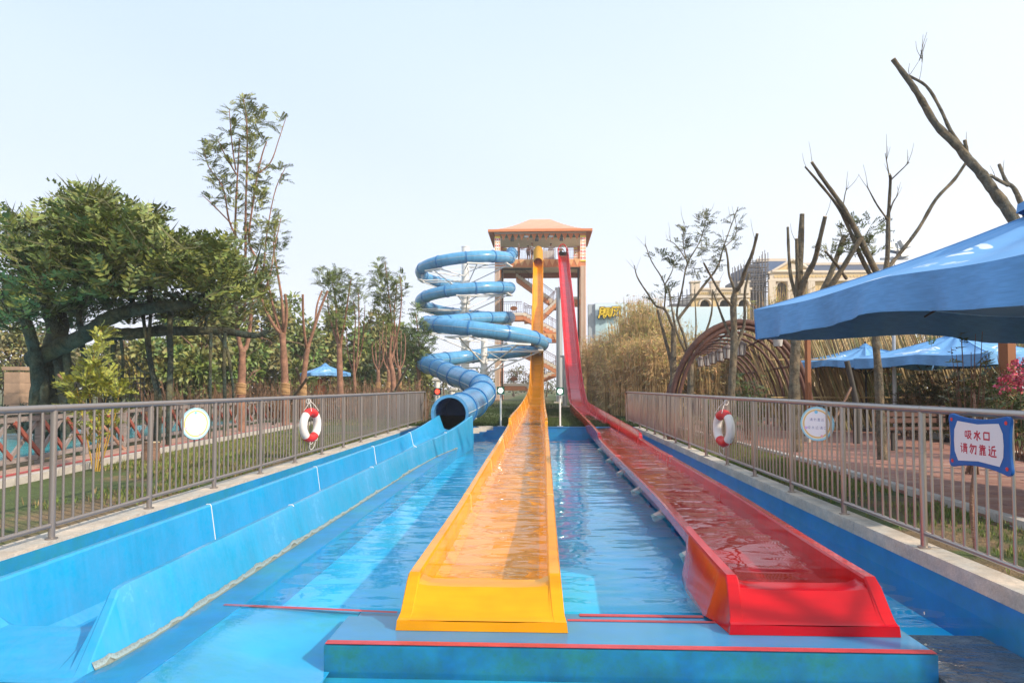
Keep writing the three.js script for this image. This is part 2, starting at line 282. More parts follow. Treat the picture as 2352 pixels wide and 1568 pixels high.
// landing platform and the shallow floor in front
struct('platform', slab(-1.33, 2.32, -0.7, -0.27, 4.19, 4.69), M.platform);
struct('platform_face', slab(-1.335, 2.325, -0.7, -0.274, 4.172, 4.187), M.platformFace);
struct('platform_step', slab(-1.29, 2.3, -0.95, -0.30, 4.69, 4.895), M.platform);
struct('pool_sill', slab(2.3, 3.02, -0.95, -0.41, 4.69, 4.895), M.greyFloor);
struct('red_line', slab(-1.33, 2.322, -0.268, -0.2655, 4.176, 4.235), M.redLine);
struct('red_line', slab(0.17, 1.17, -0.268, -0.266, 4.65, 4.685), M.redLine);
struct('red_line', slab(0.26, 1.12, -0.298, -0.294, 4.84, 4.885), M.redLine);
{
  const b = new MB();
  const P = (x, y, z) => v3(x, y, -z);
  b.quad(P(-4.14, -0.47, -3), P(2.5, -0.47, -3), P(2.5, -0.47, 4.2), P(-4.14, -0.47, 4.2));
  const fh = (x, z) => lerp(-.278, z > 4.17 ? lerp(-.44, -.297, clamp((z - 4.17) / .7, 0, 1)) : -.44, smooth(-2.2, -1.3, x)) - .03 * smooth(3.6, 1, z);
  for (const fl of [0, 1]) { const g = fl ? new MB() : b, nx = 24, nz = 40, o = g.p.length / 3; for (let j = 0; j <= nz; j++) for (let i = 0; i <= nx; i++) { const x = lerp(-2.45, -1.3, i / nx), z = lerp(1.5, 4.9, j / nz), e = .02, rp = (a, c) => fl ? .014 + .0035 * rip[(((c * 120) | 0) % 512) * 512 + (((a + 9) * 120) | 0) % 512] : 0; g.v(x, fh(x, z) + rp(x, z), -z, -(fh(x + e, z) + rp(x + e, z) - fh(x - e, z) - rp(x - e, z)) / .04, 1, (fh(x, z + e) + rp(x, z + e) - fh(x, z - e) - rp(x, z - e)) / .04, x, z); } for (let j = 0; j < nz; j++) for (let i = 0; i < nx; i++) { const a = o + j * (nx + 1) + i; g.i.push(a, a + 1, a + nx + 2, a, a + nx + 2, a + nx + 1); } if (fl) struct('water', g.build(), waterMat([0.85, 0.95, 0.98], 0.004)); }
  b.quad(P(-2.5, -0.95, 4.9), P(-2.5, -0.30, 4.9), P(-1.3, -0.30, 4.9), P(-1.3, -0.95, 4.9));
  struct('shallow_floor', b.build(), M.wetFloor);
  const g = new MB(); g.quad(P(2.5, -0.44, -3), P(3.02, -0.44, -3), P(3.02, -0.40, 4.69), P(2.32, -0.40, 4.69)); g.quad(P(2.5, -.44, -3), P(2.32, -.40, 4.69), P(2.32, -.5, 4.69), P(2.5, -.5, -3));
  struct('grey_floor', g.build(), M.greyFloor);
  const l = new MB(); l.quad(P(-2.3, -0.268, 4.87), P(-1.02, -0.278, 4.79), P(-1.02, -0.278, 4.83), P(-2.3, -0.268, 4.91)); struct('red_line', l.build(), M.redLine);
  waterSheet(-1.29, 2.4, 2.4, 4.165, -0.432, 0.05, 0.004, waterMat([0.85, 0.95, 0.98], 0.006), 'water');
  waterSheet(2.335, 3.01, 2.4, 4.69, -0.392, 0.04, 0.012, waterMat([0.8, 0.85, 0.88], 0.03), 'water');
  waterSheet(2.30, 3.01, 4.69, 4.9, -0.287, 0.04, 0.01, waterMat([0.8, 0.9, 0.95], 0.03), 'water');
}

// ---------------------------------------------------------------- slides
function keyed(keys, z) { // piecewise smooth interpolation of arrays [z, ...values]
  let k = 0; while (k < keys.length - 2 && z > keys[k + 1][0]) k++;
  const a = keys[k], b = keys[k + 1], t = clamp((z - a[0]) / (b[0] - a[0]), 0, 1);
  const p = keys[Math.max(0, k - 1)], q = keys[Math.min(keys.length - 1, k + 2)];
  return a.slice(1).map((va, i) => { i++; const h = b[0] - a[0], ma = (b[i] - p[i]) / Math.max(1e-6, b[0] - p[0]) * h, mb = (q[i] - a[i]) / Math.max(1e-6, q[0] - a[0]) * h;
    if (h < 0.8) return lerp(a[i], b[i], t);
    const t2 = t * t, t3 = t2 * t; return (2 * t3 - 3 * t2 + 1) * a[i] + (t3 - 2 * t2 + t) * ma + (-2 * t3 + 3 * t2) * b[i] + (t3 - t2) * mb; });
}
// section: x centre, floor, rim, half width at floor, half width at rim, wall thickness, outer base half width, outer base height
function profile(s) {
  const [x, f, r, wi, wt, t, bo, by] = s, e = Math.min(0.016, Math.max(0.002, (r - f) * 0.3)), hw = [];
  const fl = Math.min(0.06, Math.max(0.004, (r - f) * 0.4));
  hw.push([bo, by], bo < wt + t - .02 ? [wt + t - .006, Math.max(by + .01, r - .11)] : [lerp(bo, wt + t, .6), lerp(by, r - e, .6)], [wt + t, r - e], [wt + t - e * .7, r], [wt + e * .7, r], [wt, r - e], [lerp(wi, wt, .12) + .005, f + fl], [wi - .06, f + .006], [wi * .5, f], [0, f]);
  const L = hw.map(([a, b]) => [x - a, b]), Rr = hw.slice(0, -1).reverse().map(([a, b]) => [x + a, b]);
  return [...L, ...Rr];
}
function loft(zs, keyFn, capA, capB, bottom = true) {
  const b = new MB(), rows = zs.map((z) => profile(keyFn(z)).map(([x, y]) => v3(x, y, -z)));
  let len = 0;
  for (let k = 0; k < rows.length - 1; k++) {
    const A = rows[k], B = rows[k + 1], m = A.length; let u = 0; const d = A[9].distanceTo(B[9]);
    for (let i = 0; i < m - (bottom ? 0 : 1); i++) {
      const j = (i + 1) % m, w = A[i].distanceTo(A[j]);
      const q = [[A[i], u, len], [B[i], u, len + d], [B[j], u + w, len + d], [A[j], u + w, len]].map(([p, uu, vv]) => b.v(p.x, p.y, p.z, 0, 1, 0, uu, vv));
      b.i.push(q[0], q[1], q[2], q[0], q[2], q[3]); u += w;
    }
    len += d;
  }
  for (const [on, row, fl] of [[capA, rows[0], 0], [capB, rows[rows.length - 1], 1]]) if (on) {
    const m = row.length, put = (i, j, k, l) => { const q = [i, j, k, l].map((n) => b.v(row[n].x, row[n].y, row[n].z, 0, 0, 1, row[n].x, row[n].y)); b.i.push(q[0], q[1], q[2], q[0], q[2], q[3]); };
    for (let i = 0; i < (m - 1) / 2 - 1; i++) put(i, i + 1, m - 2 - i, m - 1 - i);
  }
  let g = b.build(); g.deleteAttribute('normal'); g = g.toNonIndexed();
  g.computeVertexNormals(); return toCreasedNormals(g, 0.42);
}
function troughSlide(o, key, joints, mat, jointMat, step = 0.35) {
  for (let k = 0; k < joints.length - 1; k++) {
    const a = joints[k], b = joints[k + 1], extra = (key.marks || []).filter((m) => m > a && m < b), zs = [a];
    const n = Math.max(1, Math.round((b - a) / step)); for (let i = 1; i < n; i++) zs.push(lerp(a, b, i / n)); zs.push(...extra, b);
    zs.sort((p, q) => p - q);
    const zz = zs.filter((z, i) => !i || z - zs[i - 1] > 1e-4);
    part('trough_section', loft(zz, key, k === 0, k === joints.length - 2), mat, o);
    if (k) { // the bead of sealant at each joint
      const s = key(a), p = profile(s), q = p.slice(2, 17).map(([x, y]) => v3(x, y + 0.002, -a)), bd = new MB(); bd.tube(q, a < 12 ? 0.005 : 0.008, 5); bd.put('joint', jointMat, o);
    }
  }
}
// yellow speed slide
const yK = [
  [4.425, -.392, -.208, -.203, .43, .47, .078, .556, -.268], [4.45, -.392, -.2, -.196, .43, .465, .08, .553, -.268], [4.475, -.392, -.185, -.165, .43, .455, .08, .55, -.268],
  [4.605, -.393, -.036, .0, .43, .436, .085, .542, -.268], [4.66, -.394, -.032, .046, .43, .432, .086, .54, -.268], [4.77, -.394, -.032, .047, .43, .432, .086, .535, -.27], [4.86, -.394, -.20, .047, .43, .432, .086, .53, -.3],
  [7.5, -.39, -.19, .062, .42, .436, .085, .52, -.34], [10, -.386, -.15, .12, .41, .44, .085, .51, -.34], [14, -.38, -.10, .21, .40, .44, .085, .49, -.3], [18.4, -.38, -.04, .34, .38, .45, .08, .48, -.25], [18.55, -.38, -.04, .47, .38, .46, .07, .48, -.25],
  [24, -.38, .06, .56, .36, .45, .06, .42, -.06], [31, -.37, .2, .72, .34, .44, .05, .40, .06], [37, -.36, .42, .95, .33, .43, .05, .38, .28], [42, -.35, .9, 1.4, .31, .42, .05, .36, .76],
  [46, -.35, 2.0, 2.5, .30, .42, .05, .36, 1.85], [51, -.35, 4.6, 5.1, .30, .41, .05, .35, 4.4], [58.8, -.35, 9.7, 10.2, .30, .41, .05, .35, 9.5], [62, -.34, 11.95, 12.5, .30, .41, .05, .35, 11.75], [64.6, -.34, 13.65, 14.2, .30, .41, .05, .35, 13.4], [66.9, -.34, 14.0, 14.4, .30, .41, .05, .35, 13.84]];
const yKey = (z) => keyed(yK, z); yKey.marks = yK.map((k) => k[0]);
const yellowSlide = thing('yellow_slide', 'long yellow open speed slide with hooded top in the middle lane', 'slide');
troughSlide(yellowSlide, yKey, [4.425, 7.9, 11, 14.4, 18.45, 22.5, 26.5, 31, 35.5, 40, 44, 48, 52, 56, 60, 64, 66.9], M.yellow, M.yellowPale);
{ // hood over the top of the yellow chute
  const b = new MB(), rowsN = 8, seg = 16;
  for (let k = 0; k <= rowsN; k++) { const z = lerp(62.2, 65.3, k / rowsN), [x, f] = yKey(z); for (let s = 0; s <= seg; s++) { const a = Math.PI * s / seg; b.v(x + Math.cos(a) * .47, f + .42 + Math.sin(a) * .62, -z, Math.cos(a), Math.sin(a), 0, a, z); } }
  for (let k = 0; k < rowsN; k++) for (let s = 0; s < seg; s++) { const A = k * (seg + 1) + s; b.i.push(A, A + 1, A + seg + 2, A, A + seg + 2, A + seg + 1); }
  b.put('hood', new THREE.MeshPhysicalMaterial({ color: rgb(.72, .36, .03), roughness: .3, side: THREE.DoubleSide }), yellowSlide);
}
// red speed slide
const rX = (z) => 1.718 + 0.10 * smooth(4.4, 8.5, z) + 0.003 * Math.max(0, z - 8);
const rK = [
  [4.44, -.208, -.203, .41, .45, .075, .532, -.268], [4.465, -.2, -.196, .41, .445, .078, .532, -.268], [4.49, -.185, -.165, .41, .435, .08, .534, -.268],
  [4.62, -.036, .0, .41, .416, .085, .555, -.268], [4.675, -.032, .046, .41, .412, .085, .565, -.268], [4.79, -.032, .047, .41, .412, .085, .60, -.27], [4.88, -.21, .047, .40, .412, .085, .60, -.29], [5.95, -.21, .047, .39, .412, .085, .56, -.32], [6.05, -.21, .047, .39, .412, .085, .37, -.27],
  [10, -.19, .06, .39, .42, .085, .37, -.26], [16.2, -.14, .11, .39, .435, .085, .40, -.22], [16.4, -.14, .22, .38, .45, .075, .40, -.22],
  [20, -.10, .30, .36, .45, .06, .40, -.18], [25.4, -.02, .38, .35, .45, .05, .40, -.1], [32, .06, .48, .34, .45, .05, .40, -.02], [36, .2, .62, .34, .45, .05, .40, .1], [39, .85, 1.3, .33, .45, .05, .40, .7], [42, 2.0, 2.5, .33, .45, .05, .38, 1.8],
  [46, 4.1, 4.6, .33, .45, .05, .38, 3.9], [50, 6.2, 6.7, .33, .45, .05, .38, 6.0], [55, 8.8, 9.3, .33, .45, .05, .38, 8.6], [60, 11.4, 11.9, .33, .45, .05, .38, 11.2], [64.4, 13.72, 14.45, .33, .45, .05, .38, 13.4], [66.9, 14.0, 14.6, .33, .45, .05, .38, 13.84]];
const rKey = (z) => [rX(z), ...keyed(rK, z)]; rKey.marks = rK.map((k) => k[0]);
const redSlide = thing('red_slide', 'long red open speed slide in the right hand lane', 'slide');
troughSlide(redSlide, rKey, [4.44, 8.7, 12.4, 16.3, 20.3, 24.5, 28.5, 32.5, 36.5, 40, 43.5, 47, 50.5, 54, 57.5, 61, 64.3, 66.9], M.red, M.redPale);
for (const z of [6.6, 8.6, 10.6, 12.8, 15, 17.5]) { const s = rKey(z); new MB().box(s[0], -0.44, -z, .4, .2, .2).put('support_foot', M.bluePaintDark, redSlide); new MB().box(s[0] - .36, -0.285, -z, .2, .07, .14, 0, 0, .45).put('bracket', M.white, redSlide); }
new MB().box(-.385, -0.44, -13.6, .6, .185, 17.2).put('added_sun_block', M.bluePaintDark, yellowSlide);  // added solid block, keeps sunlight from passing under the yellow slide
{ // red hoop at the start
  const p = [], [x, f] = rKey(65.2); for (let k = 0; k <= 12; k++) { const a = Math.PI * k / 12; p.push(v3(x + Math.cos(a) * .42, f + .35 + Math.sin(a) * .75, -65.2)); } new MB().tube(p, .05, 8).put('start_hoop', M.red, redSlide);
}
// water running in the two slides
waterSheet(-.39 - .428, -.39 + .428, 4.8, 34, 0, 0.035, 0.021, waterMat([1.0, 0.96, 0.78], 0.0015, { ior: 1.22 }), 'water', (z) => keyed(yK, z)[1] + (z < 10 ? .145 : lerp(.145, .03, smooth(10, 24, z))));
{ const f = (z) => keyed(rK, z)[0] + (z < 10 ? .15 : lerp(.15, .03, smooth(10, 26, z)));
  waterSheet(-.405, .405, 4.82, 30, 0, 0.035, 0.021, waterMat([0.93, 0.58, 0.58], 0.0012, { ior: 1.24 }), 'water', f);
  const w = scene.children[scene.children.length - 1], P = w.geometry.attributes.position; for (let k = 0; k < P.count; k++) P.setX(k, P.getX(k) + rX(-P.getZ(k))); }
// tall column under the red chute
{ const c = thing('support_column', 'tall pale grey column under the red slide chute', 'column'); const h = rKey(57)[1] - .25; new MB().rod(v3(1.45, -.1, -57), v3(1.45, h, -57), .26, .26, 16).put('shaft', M.greySteel, c); new MB().box(1.45, 0, -57, .9, .2, .9).put('footing', M.concrete, c);
  new MB().box(1.6, h - .05, -57, 1.0, .16, .3).put('saddle', M.greySteel, c); }
{ const c = thing('support_column', 'slim pale column behind the foot of the red chute', 'column'); const h = rKey(45)[1] - .2; new MB().rod(v3(1.5, -.1, -45), v3(1.5, h, -45), .16, .16, 14).put('shaft', M.greySteel, c); new MB().box(1.5, 0, -45, .6, .2, .6).put('footing', M.concrete, c); new MB().box(1.6, h - .04, -45, .8, .12, .2).put('saddle', M.greySteel, c); }
{ const c = thing('support_column', 'pale column hidden behind the yellow chute', 'column'); const h = yKey(54)[1] - .25; new MB().rod(v3(-.35, -.1, -54), v3(-.35, h, -54), .18, .18, 14).put('shaft', M.greySteel, c); new MB().box(-.35, 0, -54, .6, .2, .6).put('footing', M.concrete, c); }

// blue tube slide: the tube path, measured turn by turn
const C1 = v3(-6.9, 0, -61), C2 = v3(-4.0, 0, -47), tp = [];
tp.push(v3(-2.9, 14.45, -67.2), v3(-2.9, 14.3, -65.6), v3(-2.9, 13.75, -63.4));
for (let k = 0; k <= 32; k++) { const a = k / 8 * Math.PI; tp.push(v3(C1.x + Math.cos(a) * 4, 12.85 - 2.66 * k / 16, C1.z + Math.sin(a) * 4)); }
tp.push(v3(-3.6, 7.3, -58.6), v3(-5.3, 7.0, -56.2), v3(-7.4, 6.55, -53.8), v3(-8.25, 6.0, -49.6), v3(-7.6, 5.55, -45.6), v3(-5.6, 5.15, -43.3), v3(-3.2, 4.85, -43.2), v3(-1.0, 4.6, -44.6), v3(-.05, 4.35, -47.4), v3(-1.1, 4.1, -50.2), v3(-3.4, 3.85, -51.4), v3(-5.8, 3.55, -51), v3(-7.6, 3.25, -48.9), v3(-8.0, 2.98, -46));
for (const [x, y, Z] of [[974.5, 835, 42], [1007, 846, 38], [1043, 862.5, 34], [1083, 877, 31], [1111, 894, 28], [1095, 918, 25], [1062, 938, 22], [1033, 950, 19.2]]) tp.push(at(x, y, Z));
const tubeCurve = new THREE.CatmullRomCurve3(tp, false, 'centripetal'), TL = tubeCurve.getLength();
const tubeSlide = thing('tube_slide', 'blue enclosed tube slide spiralling down to a run-out channel', 'slide');
{
  const n = 52, per = 9;
  tubeCurve.arcLengthDivisions = 2000; tubeCurve.updateArcLengths();
  for (let k = 0; k < n; k++) {
    const pts = []; for (let j = 0; j <= per; j++) pts.push(tubeCurve.getPointAt((k + j / per) / n));
    const b = new MB(); b.tube(pts, .5, 26, false, true);
    if (k === 0 || k === n - 1) { b.tube(pts, .455, 26, false, true); const e = k ? pts[per] : pts[0], t = tubeCurve.getTangentAt(k ? 1 : 0), ring = new THREE.RingGeometry(.455, .54, 30); ring.applyQuaternion(new THREE.Quaternion().setFromUnitVectors(v3(0, 0, 1), t)); ring.translate(e.x, e.y, e.z); b.geo(ring); }
    b.put('tube_section', M.tubeSide ??= (() => { const m = M.tube.clone(); m.side = THREE.DoubleSide; return m; })(), tubeSlide);
    const s = new MB(); for (const sg of [1, -1]) s.tube(pts.map((p, j) => p.clone().addScaledVector(tubeCurve.getTangentAt(clamp((k + j / per) / n, 0, 1)).cross(UP).normalize(), sg * .505)), .014, 5, false); s.put('seam', M.seam, tubeSlide);
    const e = pts[per], t = tubeCurve.getTangentAt((k + 1) / n), f = new MB(); f.tube([e.clone().addScaledVector(t, -.05), e.clone().addScaledVector(t, .05)], .545, 28, true); f.put('flange', M.tubeDark, tubeSlide);
    if (k === n - 1) tubeSlide.remove(tubeSlide.children[tubeSlide.children.length - 1]);
  }
}
const near = (k) => { let best = 0, bd = 1e9; for (let i = 0; i <= 800; i++) { const p = tubeCurve.getPointAt(i / 800), d = k(p); if (d < bd) { bd = d; best = i / 800; } } return tubeCurve.getPointAt(best); };
function mast(label, c, top, r, ys) {
  const o = thing('steel_mast', label, 'mast'); new MB().rod(v3(c.x, -.1, c.z), v3(c.x, top, c.z), r, r * .9, 20).put('shaft', M.whiteSteel, o); new MB().rod(v3(c.x, -.05, c.z), v3(c.x, .15, c.z), r * 1.8, r * 1.8, 20).put('base_plate', M.greySteel, o);
  new MB().rod(v3(c.x, top, c.z), v3(c.x, top + .06, c.z), r * .98, r * .98, 20).put('cap', M.white, o);
  for (const [ang, y] of ys) {
    const p = near((q) => Math.abs(q.y - y) * 3 + (Math.abs(Math.atan2(Math.sin(Math.atan2(q.z - c.z, q.x - c.x) - ang), Math.cos(Math.atan2(q.z - c.z, q.x - c.x) - ang)))) * 6), q = v3(p.x, p.y - .62, p.z), d = v3(q.x - c.x, 0, q.z - c.z).normalize(), s = v3(-d.z, 0, d.x);
    const a = v3(c.x, q.y - .05, c.z).addScaledVector(d, r), lo = v3(c.x, q.y - 1.5, c.z).addScaledVector(d, r);
    const b = new MB(); for (const sg of [-.5, .5]) b.rod(a.clone().addScaledVector(s, sg * .5), q.clone().addScaledVector(s, sg * 1.6), .05, .05, 6); b.put('arm', M.whiteSteel, o);
    const e = new MB(); e.rod(lo, q, .05, .05, 6); e.rod(v3(c.x, q.y + .55, c.z).addScaledVector(d, r), q.clone().addScaledVector(d, -.3), .022, .022, 5); e.put('brace', M.whiteSteel, o);
    new MB().box(q.x, q.y + .04, q.z, .34, .1, 1.9, Math.atan2(s.x, s.z)).put('cradle', M.whiteSteel, o);
    new MB().rod(v3(c.x, lo.y - .07, c.z), v3(c.x, lo.y + .07, c.z), r * 1.25, r * 1.25, 16).put('collar', M.whiteSteel, o);
  }
}
mast('tall white steel mast carrying the upper tube loops', C1, 13.9, .38, [[.2, 12.7], [1.2, 12.2], [2.2, 11.7], [3.2, 11.2], [-1.9, 10.8], [-.9, 10.2], [.2, 9.9], [1.4, 9.3], [3.1, 8.5], [-1.6, 8.0], [0, 7.3]]);
mast('shorter white steel mast inside the lowest tube loop', C2, 5.0, .24, [[3.0, 5.6], [1.9, 5.2], [.9, 4.8], [0, 4.4], [-1.3, 3.9], [-2.5, 3.5]]);
for (const [px, Z, top, l] of [[1003.7, 40, 1.75, 'white stub post under the left bend of the tube slide'], [1038, 35, 1.2, 'white stub post beneath the lower straight of the tube slide'], [1087, 27.5, .42, 'short white post under the last bend of the tube slide']]) {
  const p = at(px, 900, Z), o = thing('tube_support', l, 'post'); new MB().rod(v3(p.x, -.05, p.z), v3(p.x, top, p.z), .15, .15, 14).put('shaft', M.whiteSteel, o); new MB().box(p.x, top, p.z, .5, .12, .4).put('saddle', M.white, o);
}
// run-out channel of the tube slide
const cX = [[3.9, -2.99], [12, -2.99], [15, -2.93], [17, -2.76], [19.5, -2.44]];
const cK = [[3.62, -.30, -.295, .36, .42, .08, .60, -.47], [3.68, -.295, -.285, .36, .42, .08, .60, -.47], [3.72, -.28, -.25, .36, .415, .07, .60, -.47], [4.02, -.165, .09, .35, .40, .06, .60, -.47], [4.1, -.16, .1, .34, .40, .06, .61, -.47], [4.35, -.36, .1, .33, .40, .06, .61, -.47], [8, -.36, .1, .33, .40, .06, .61, -.5], [13, -.35, .11, .33, .40, .06, .60, -.5], [15.5, -.27, .14, .33, .40, .06, .58, -.5], [17.4, -.08, .26, .33, .42, .06, .56, -.5], [19.3, .09, .5, .30, .44, .06, .54, -.4]];
const cKey = (z) => [keyed(cX, z)[0], ...keyed(cK, z)]; cKey.marks = cK.map((k) => k[0]);
troughSlide(tubeSlide, cKey, [3.62, 6.9, 10.2, 13.6, 16.6, 19.3], M.channel, M.white);
struct('pool_ledge', slab(-2.5, -2.17, -.9, -.272, 2.2, 19.6), M.bluePaint);
{ // limescale and bare render along the foot of the channel wall, with a ragged upper edge
  const o = new MB(), o2 = new MB(); const P = (z, h) => { const s = cKey(z), t = (h - s[7]) / (s[2] - s[7]); return v3(s[0] + lerp(s[6], s[4] + s[5], t) + .0025, h, -z); };
  let pr = null; for (let z = 3.74; z < 17.5; z += .035) { const n = N1[((z * 97 | 0) % 512) * 512 + 40], m = N2[((z * 31 | 0) % 512) * 512 + 99]; const q2 = N1[((z * 610 | 0) % 512) * 512 + 7], h = -.27 + .04 + .09 * Math.max(-.25, m) + .035 * n + .015 * q2, g = -.27 + .02 + .05 * q2 + .03 * n; const q = [P(z, -.271), P(z, Math.max(g, -.262)), P(z, Math.max(h, -.25))]; if (pr) { o.quad(pr[1], q[1], q[2], pr[2]); o2.quad(pr[0], q[0], q[1], pr[1]); } pr = q; }
  const s1 = o.put('limescale', withMap(std([1, 1, 1], .8), mottle(512, [.30, .37, .37], .9, N1, 1.6, .5, N2)), tubeSlide), s2 = o2.put('damp_stain', withMap(std([1, 1, 1], .8), mottle(512, [.22, .24, .20], 1.2, N1, 1.2, .5, N2)), tubeSlide);
}
for (const [z, x] of [[20.4, -2.15], [21.2, -2.0], [22.0, -1.85]]) new MB().box(x, -.02, -z, .5, .12, .22, .5).put('support_bracket', M.concrete, tubeSlide);

// ---------------------------------------------------------------- railings on the coping
function railing(label, X, z0, n, pitch, mat, endZ) {
  const o = thing('railing', label, 'railing'), H = 1.12, bars = 10, zEnd = z0 + n * pitch;
  const postG = new MB().rod(v3(0, 0, 0), v3(0, H - .02, 0), .027, .027, 12).build(), barG = new MB().rod(v3(0, .12, 0), v3(0, H - .02, 0), .0112, .0112, 8, false).build();
  for (let k = 0; k <= n; k++) {
    const z = z0 + k * pitch; const p = part('post', postG, mat, o); p.position.set(X(z), 0, -z);
    const pl = part('post_plate', new MB().rod(v3(0, 0, 0), v3(0, .012, 0), .05, .05, 12).build(), mat, o); pl.position.copy(p.position);
    if (k === n) break;
    const a = v3(X(z), 0, -z), b = v3(X(z + pitch), 0, -(z + pitch)), L = a.distanceTo(b), d = b.clone().sub(a).normalize();
    new MB().rod(a.clone().setY(H).addScaledVector(d, .004), b.clone().setY(H).addScaledVector(d, -.004), .03, .03, 12).put('top_rail', mat, o);
    new MB().rod(a.clone().setY(.12).addScaledVector(d, .03), b.clone().setY(.12).addScaledVector(d, -.03), .021, .021, 10).put('bottom_rail', mat, o);
    new MB().rod(b.clone().setY(H).addScaledVector(d, -.012), b.clone().setY(H).addScaledVector(d, .012), .032, .032, 12).put('rail_joint', mat, o);
    for (let i = 1; i <= bars; i++) { const t = i / (bars + 1), q = part('baluster', barG, mat, o); q.position.copy(a).lerp(b, t); q.position.x += rr(-.003, .003); q.rotation.z = rr(-.006, .006); }
  }
  const e = v3(X(zEnd), 0, -zEnd), x2 = X(zEnd) , q = [v3(x2, H, -zEnd), v3(x2, H - .005, -zEnd - .38), v3(x2, H - .05, -zEnd - .5), v3(x2, H - .18, -zEnd - .54), v3(x2, .0, -zEnd - .55)];
  new MB().limb(q, .03, .03, 10, 5).put('end_hoop', mat, o);
  return o;
}
const LX = (z) => -4.2 - 0.0085 * (z - 5.7), RX = (z) => 3.09 + 0.001 * z;
const PITCH = 1.475;
railing('brown steel railing of upright bars along the left coping', LX, 5.71 - PITCH * 2, 15, PITCH, M.steelBrown);
railing('silvery steel railing of upright bars along the right coping', RX, 5.72 - PITCH, 14, PITCH, M.steel);

// ---- life buoys
function lifebuoy(label, x, z, face) {
  const o = thing('lifebuoy', label, 'lifebuoy', null, 'lifebuoys hung on the railings'); o.position.set(x, .62, -z); o.rotation.y = face; o.scale.setScalar(.93);
  const ringArc = (a0, a1, m, r) => { const p = []; for (let k = 0; k <= 14; k++) { const a = lerp(a0, a1, k / 14); p.push(v3(Math.cos(a) * .255, Math.sin(a) * .255, 0)); } new MB().tube(p, r, 16, true).put(m === M.buoyRed ? 'red_band' : 'white_arc', m, o); };
  ringArc(R(52), R(128), M.buoyRed, .08); ringArc(R(232), R(308), M.buoyRed, .08); ringArc(R(-52), R(52), M.buoyWhite, .076); ringArc(R(128), R(232), M.buoyWhite, .076);
  const top = v3(0, .50, -.06), hang = new MB();
  for (const [s, zz] of [[-.13, .1], [.13, .1], [-.1, -.09]]) hang.limb([v3(s, .27, zz), v3(s * .5, .4, zz * .3), top], .006, .006, 5, 4);
  const lp = []; for (let k = 0; k <= 12; k++) { const a = k / 12 * Math.PI * 2; lp.push(v3(Math.sin(a) * .01, .46 + Math.cos(a) * .045, -.05 + Math.sin(a) * .045)); } hang.tube(lp, .007, 5); hang.put('hanging_rope', M.ropeWhite, o);
  const g = new MB(); const lr = []; for (let k = 0; k <= 20; k++) { const a = lerp(R(-100), R(15), k / 20); lr.push(v3(Math.cos(a) * (.345 + .02 * Math.sin(k)), Math.sin(a) * (.345 + .02 * Math.sin(k)), .02)); } g.limb(lr, .006, .006, 5, 2); g.limb([v3(-.08, -.31, .05), v3(-.09, -.42, .04), v3(0, -.47, .02), v3(.07, -.42, .04), v3(.1, -.33, .05)], .006, .006, 5, 4); g.put('grab_line', M.ropeWhite, o);
}
{ const p = at(698, 984, 12.5); lifebuoy('red and white lifebuoy hanging on the left brown railing', LX(12.1) + .1, 12.1, R(78)); lifebuoy('red and white lifebuoy hanging on the right silvery railing', RX(12) - .1, 11.45, R(-78)); }

// ---- lettering drawn stroke by stroke (printed on the signs)
const GLYPH = { // strokes on a 100 x 100 grid
  xi: [[8, 22, 8, 72], [8, 22, 32, 22, 32, 72], [8, 70, 32, 70], [42, 16, 82, 16, 74, 42, 90, 42, 78, 66, 44, 94], [54, 16, 54, 48, 38, 92], [54, 48, 70, 74, 96, 94]],
  shui: [[50, 4, 50, 94, 38, 86], [8, 32, 38, 32, 28, 62, 6, 84], [88, 20, 64, 42], [54, 36, 70, 66, 94, 86]],
  kou: [[16, 18, 16, 90], [16, 18, 84, 18, 84, 90], [16, 82, 84, 82]],
  qing: [[14, 8, 24, 20], [4, 36, 22, 36, 22, 84, 34, 72], [40, 14, 94, 14], [44, 27, 90, 27], [36, 40, 98, 40], [67, 4, 67, 40], [48, 50, 48, 96], [48, 50, 88, 50, 88, 96, 80, 92], [48, 64, 88, 64], [48, 78, 88, 78]],
  wu: [[32, 4, 10, 44], [24, 24, 90, 24, 84, 92, 70, 86], [44, 26, 14, 84], [66, 26, 30, 96]],
  kao: [[26, 4, 18, 18], [18, 14, 84, 14], [50, 2, 50, 26], [8, 28, 92, 28], [24, 38, 76, 38, 76, 50, 24, 50, 24, 38], [40, 56, 40, 98], [60, 56, 60, 98], [14, 62, 40, 62], [12, 76, 40, 76], [10, 92, 40, 90], [60, 62, 86, 62], [60, 76, 88, 76], [60, 90, 92, 90]],
  jin: [[10, 8, 20, 20], [6, 38, 22, 38, 20, 76, 4, 88], [14, 84, 40, 94, 98, 94], [84, 6, 46, 14], [46, 14, 46, 50, 38, 80], [46, 40, 94, 40], [74, 40, 74, 84]],
  ju: [[10, 10, 10, 60, 2, 92], [10, 10, 42, 10, 42, 84, 52, 92], [18, 26, 34, 66], [34, 26, 16, 66], [54, 14, 54, 60], [54, 14, 86, 14, 86, 60], [54, 29, 86, 29], [54, 44, 86, 44], [44, 60, 98, 60], [62, 66, 50, 88], [78, 66, 94, 88]],
  feng: [[18, 10, 18, 60, 4, 94], [18, 10, 80, 10, 80, 76, 96, 92], [34, 26, 62, 78], [64, 26, 30, 80]],
};
function strokes(c, name, x, y, s, w) { c.lineWidth = w; c.lineCap = 'butt'; c.lineJoin = 'miter'; for (const st of GLYPH[name]) { c.beginPath(); c.moveTo(x + st[0] * s / 100, y + st[1] * s / 100); for (let k = 2; k < st.length; k += 2) c.lineTo(x + st[k] * s / 100, y + st[k + 1] * s / 100); c.stroke(); } }
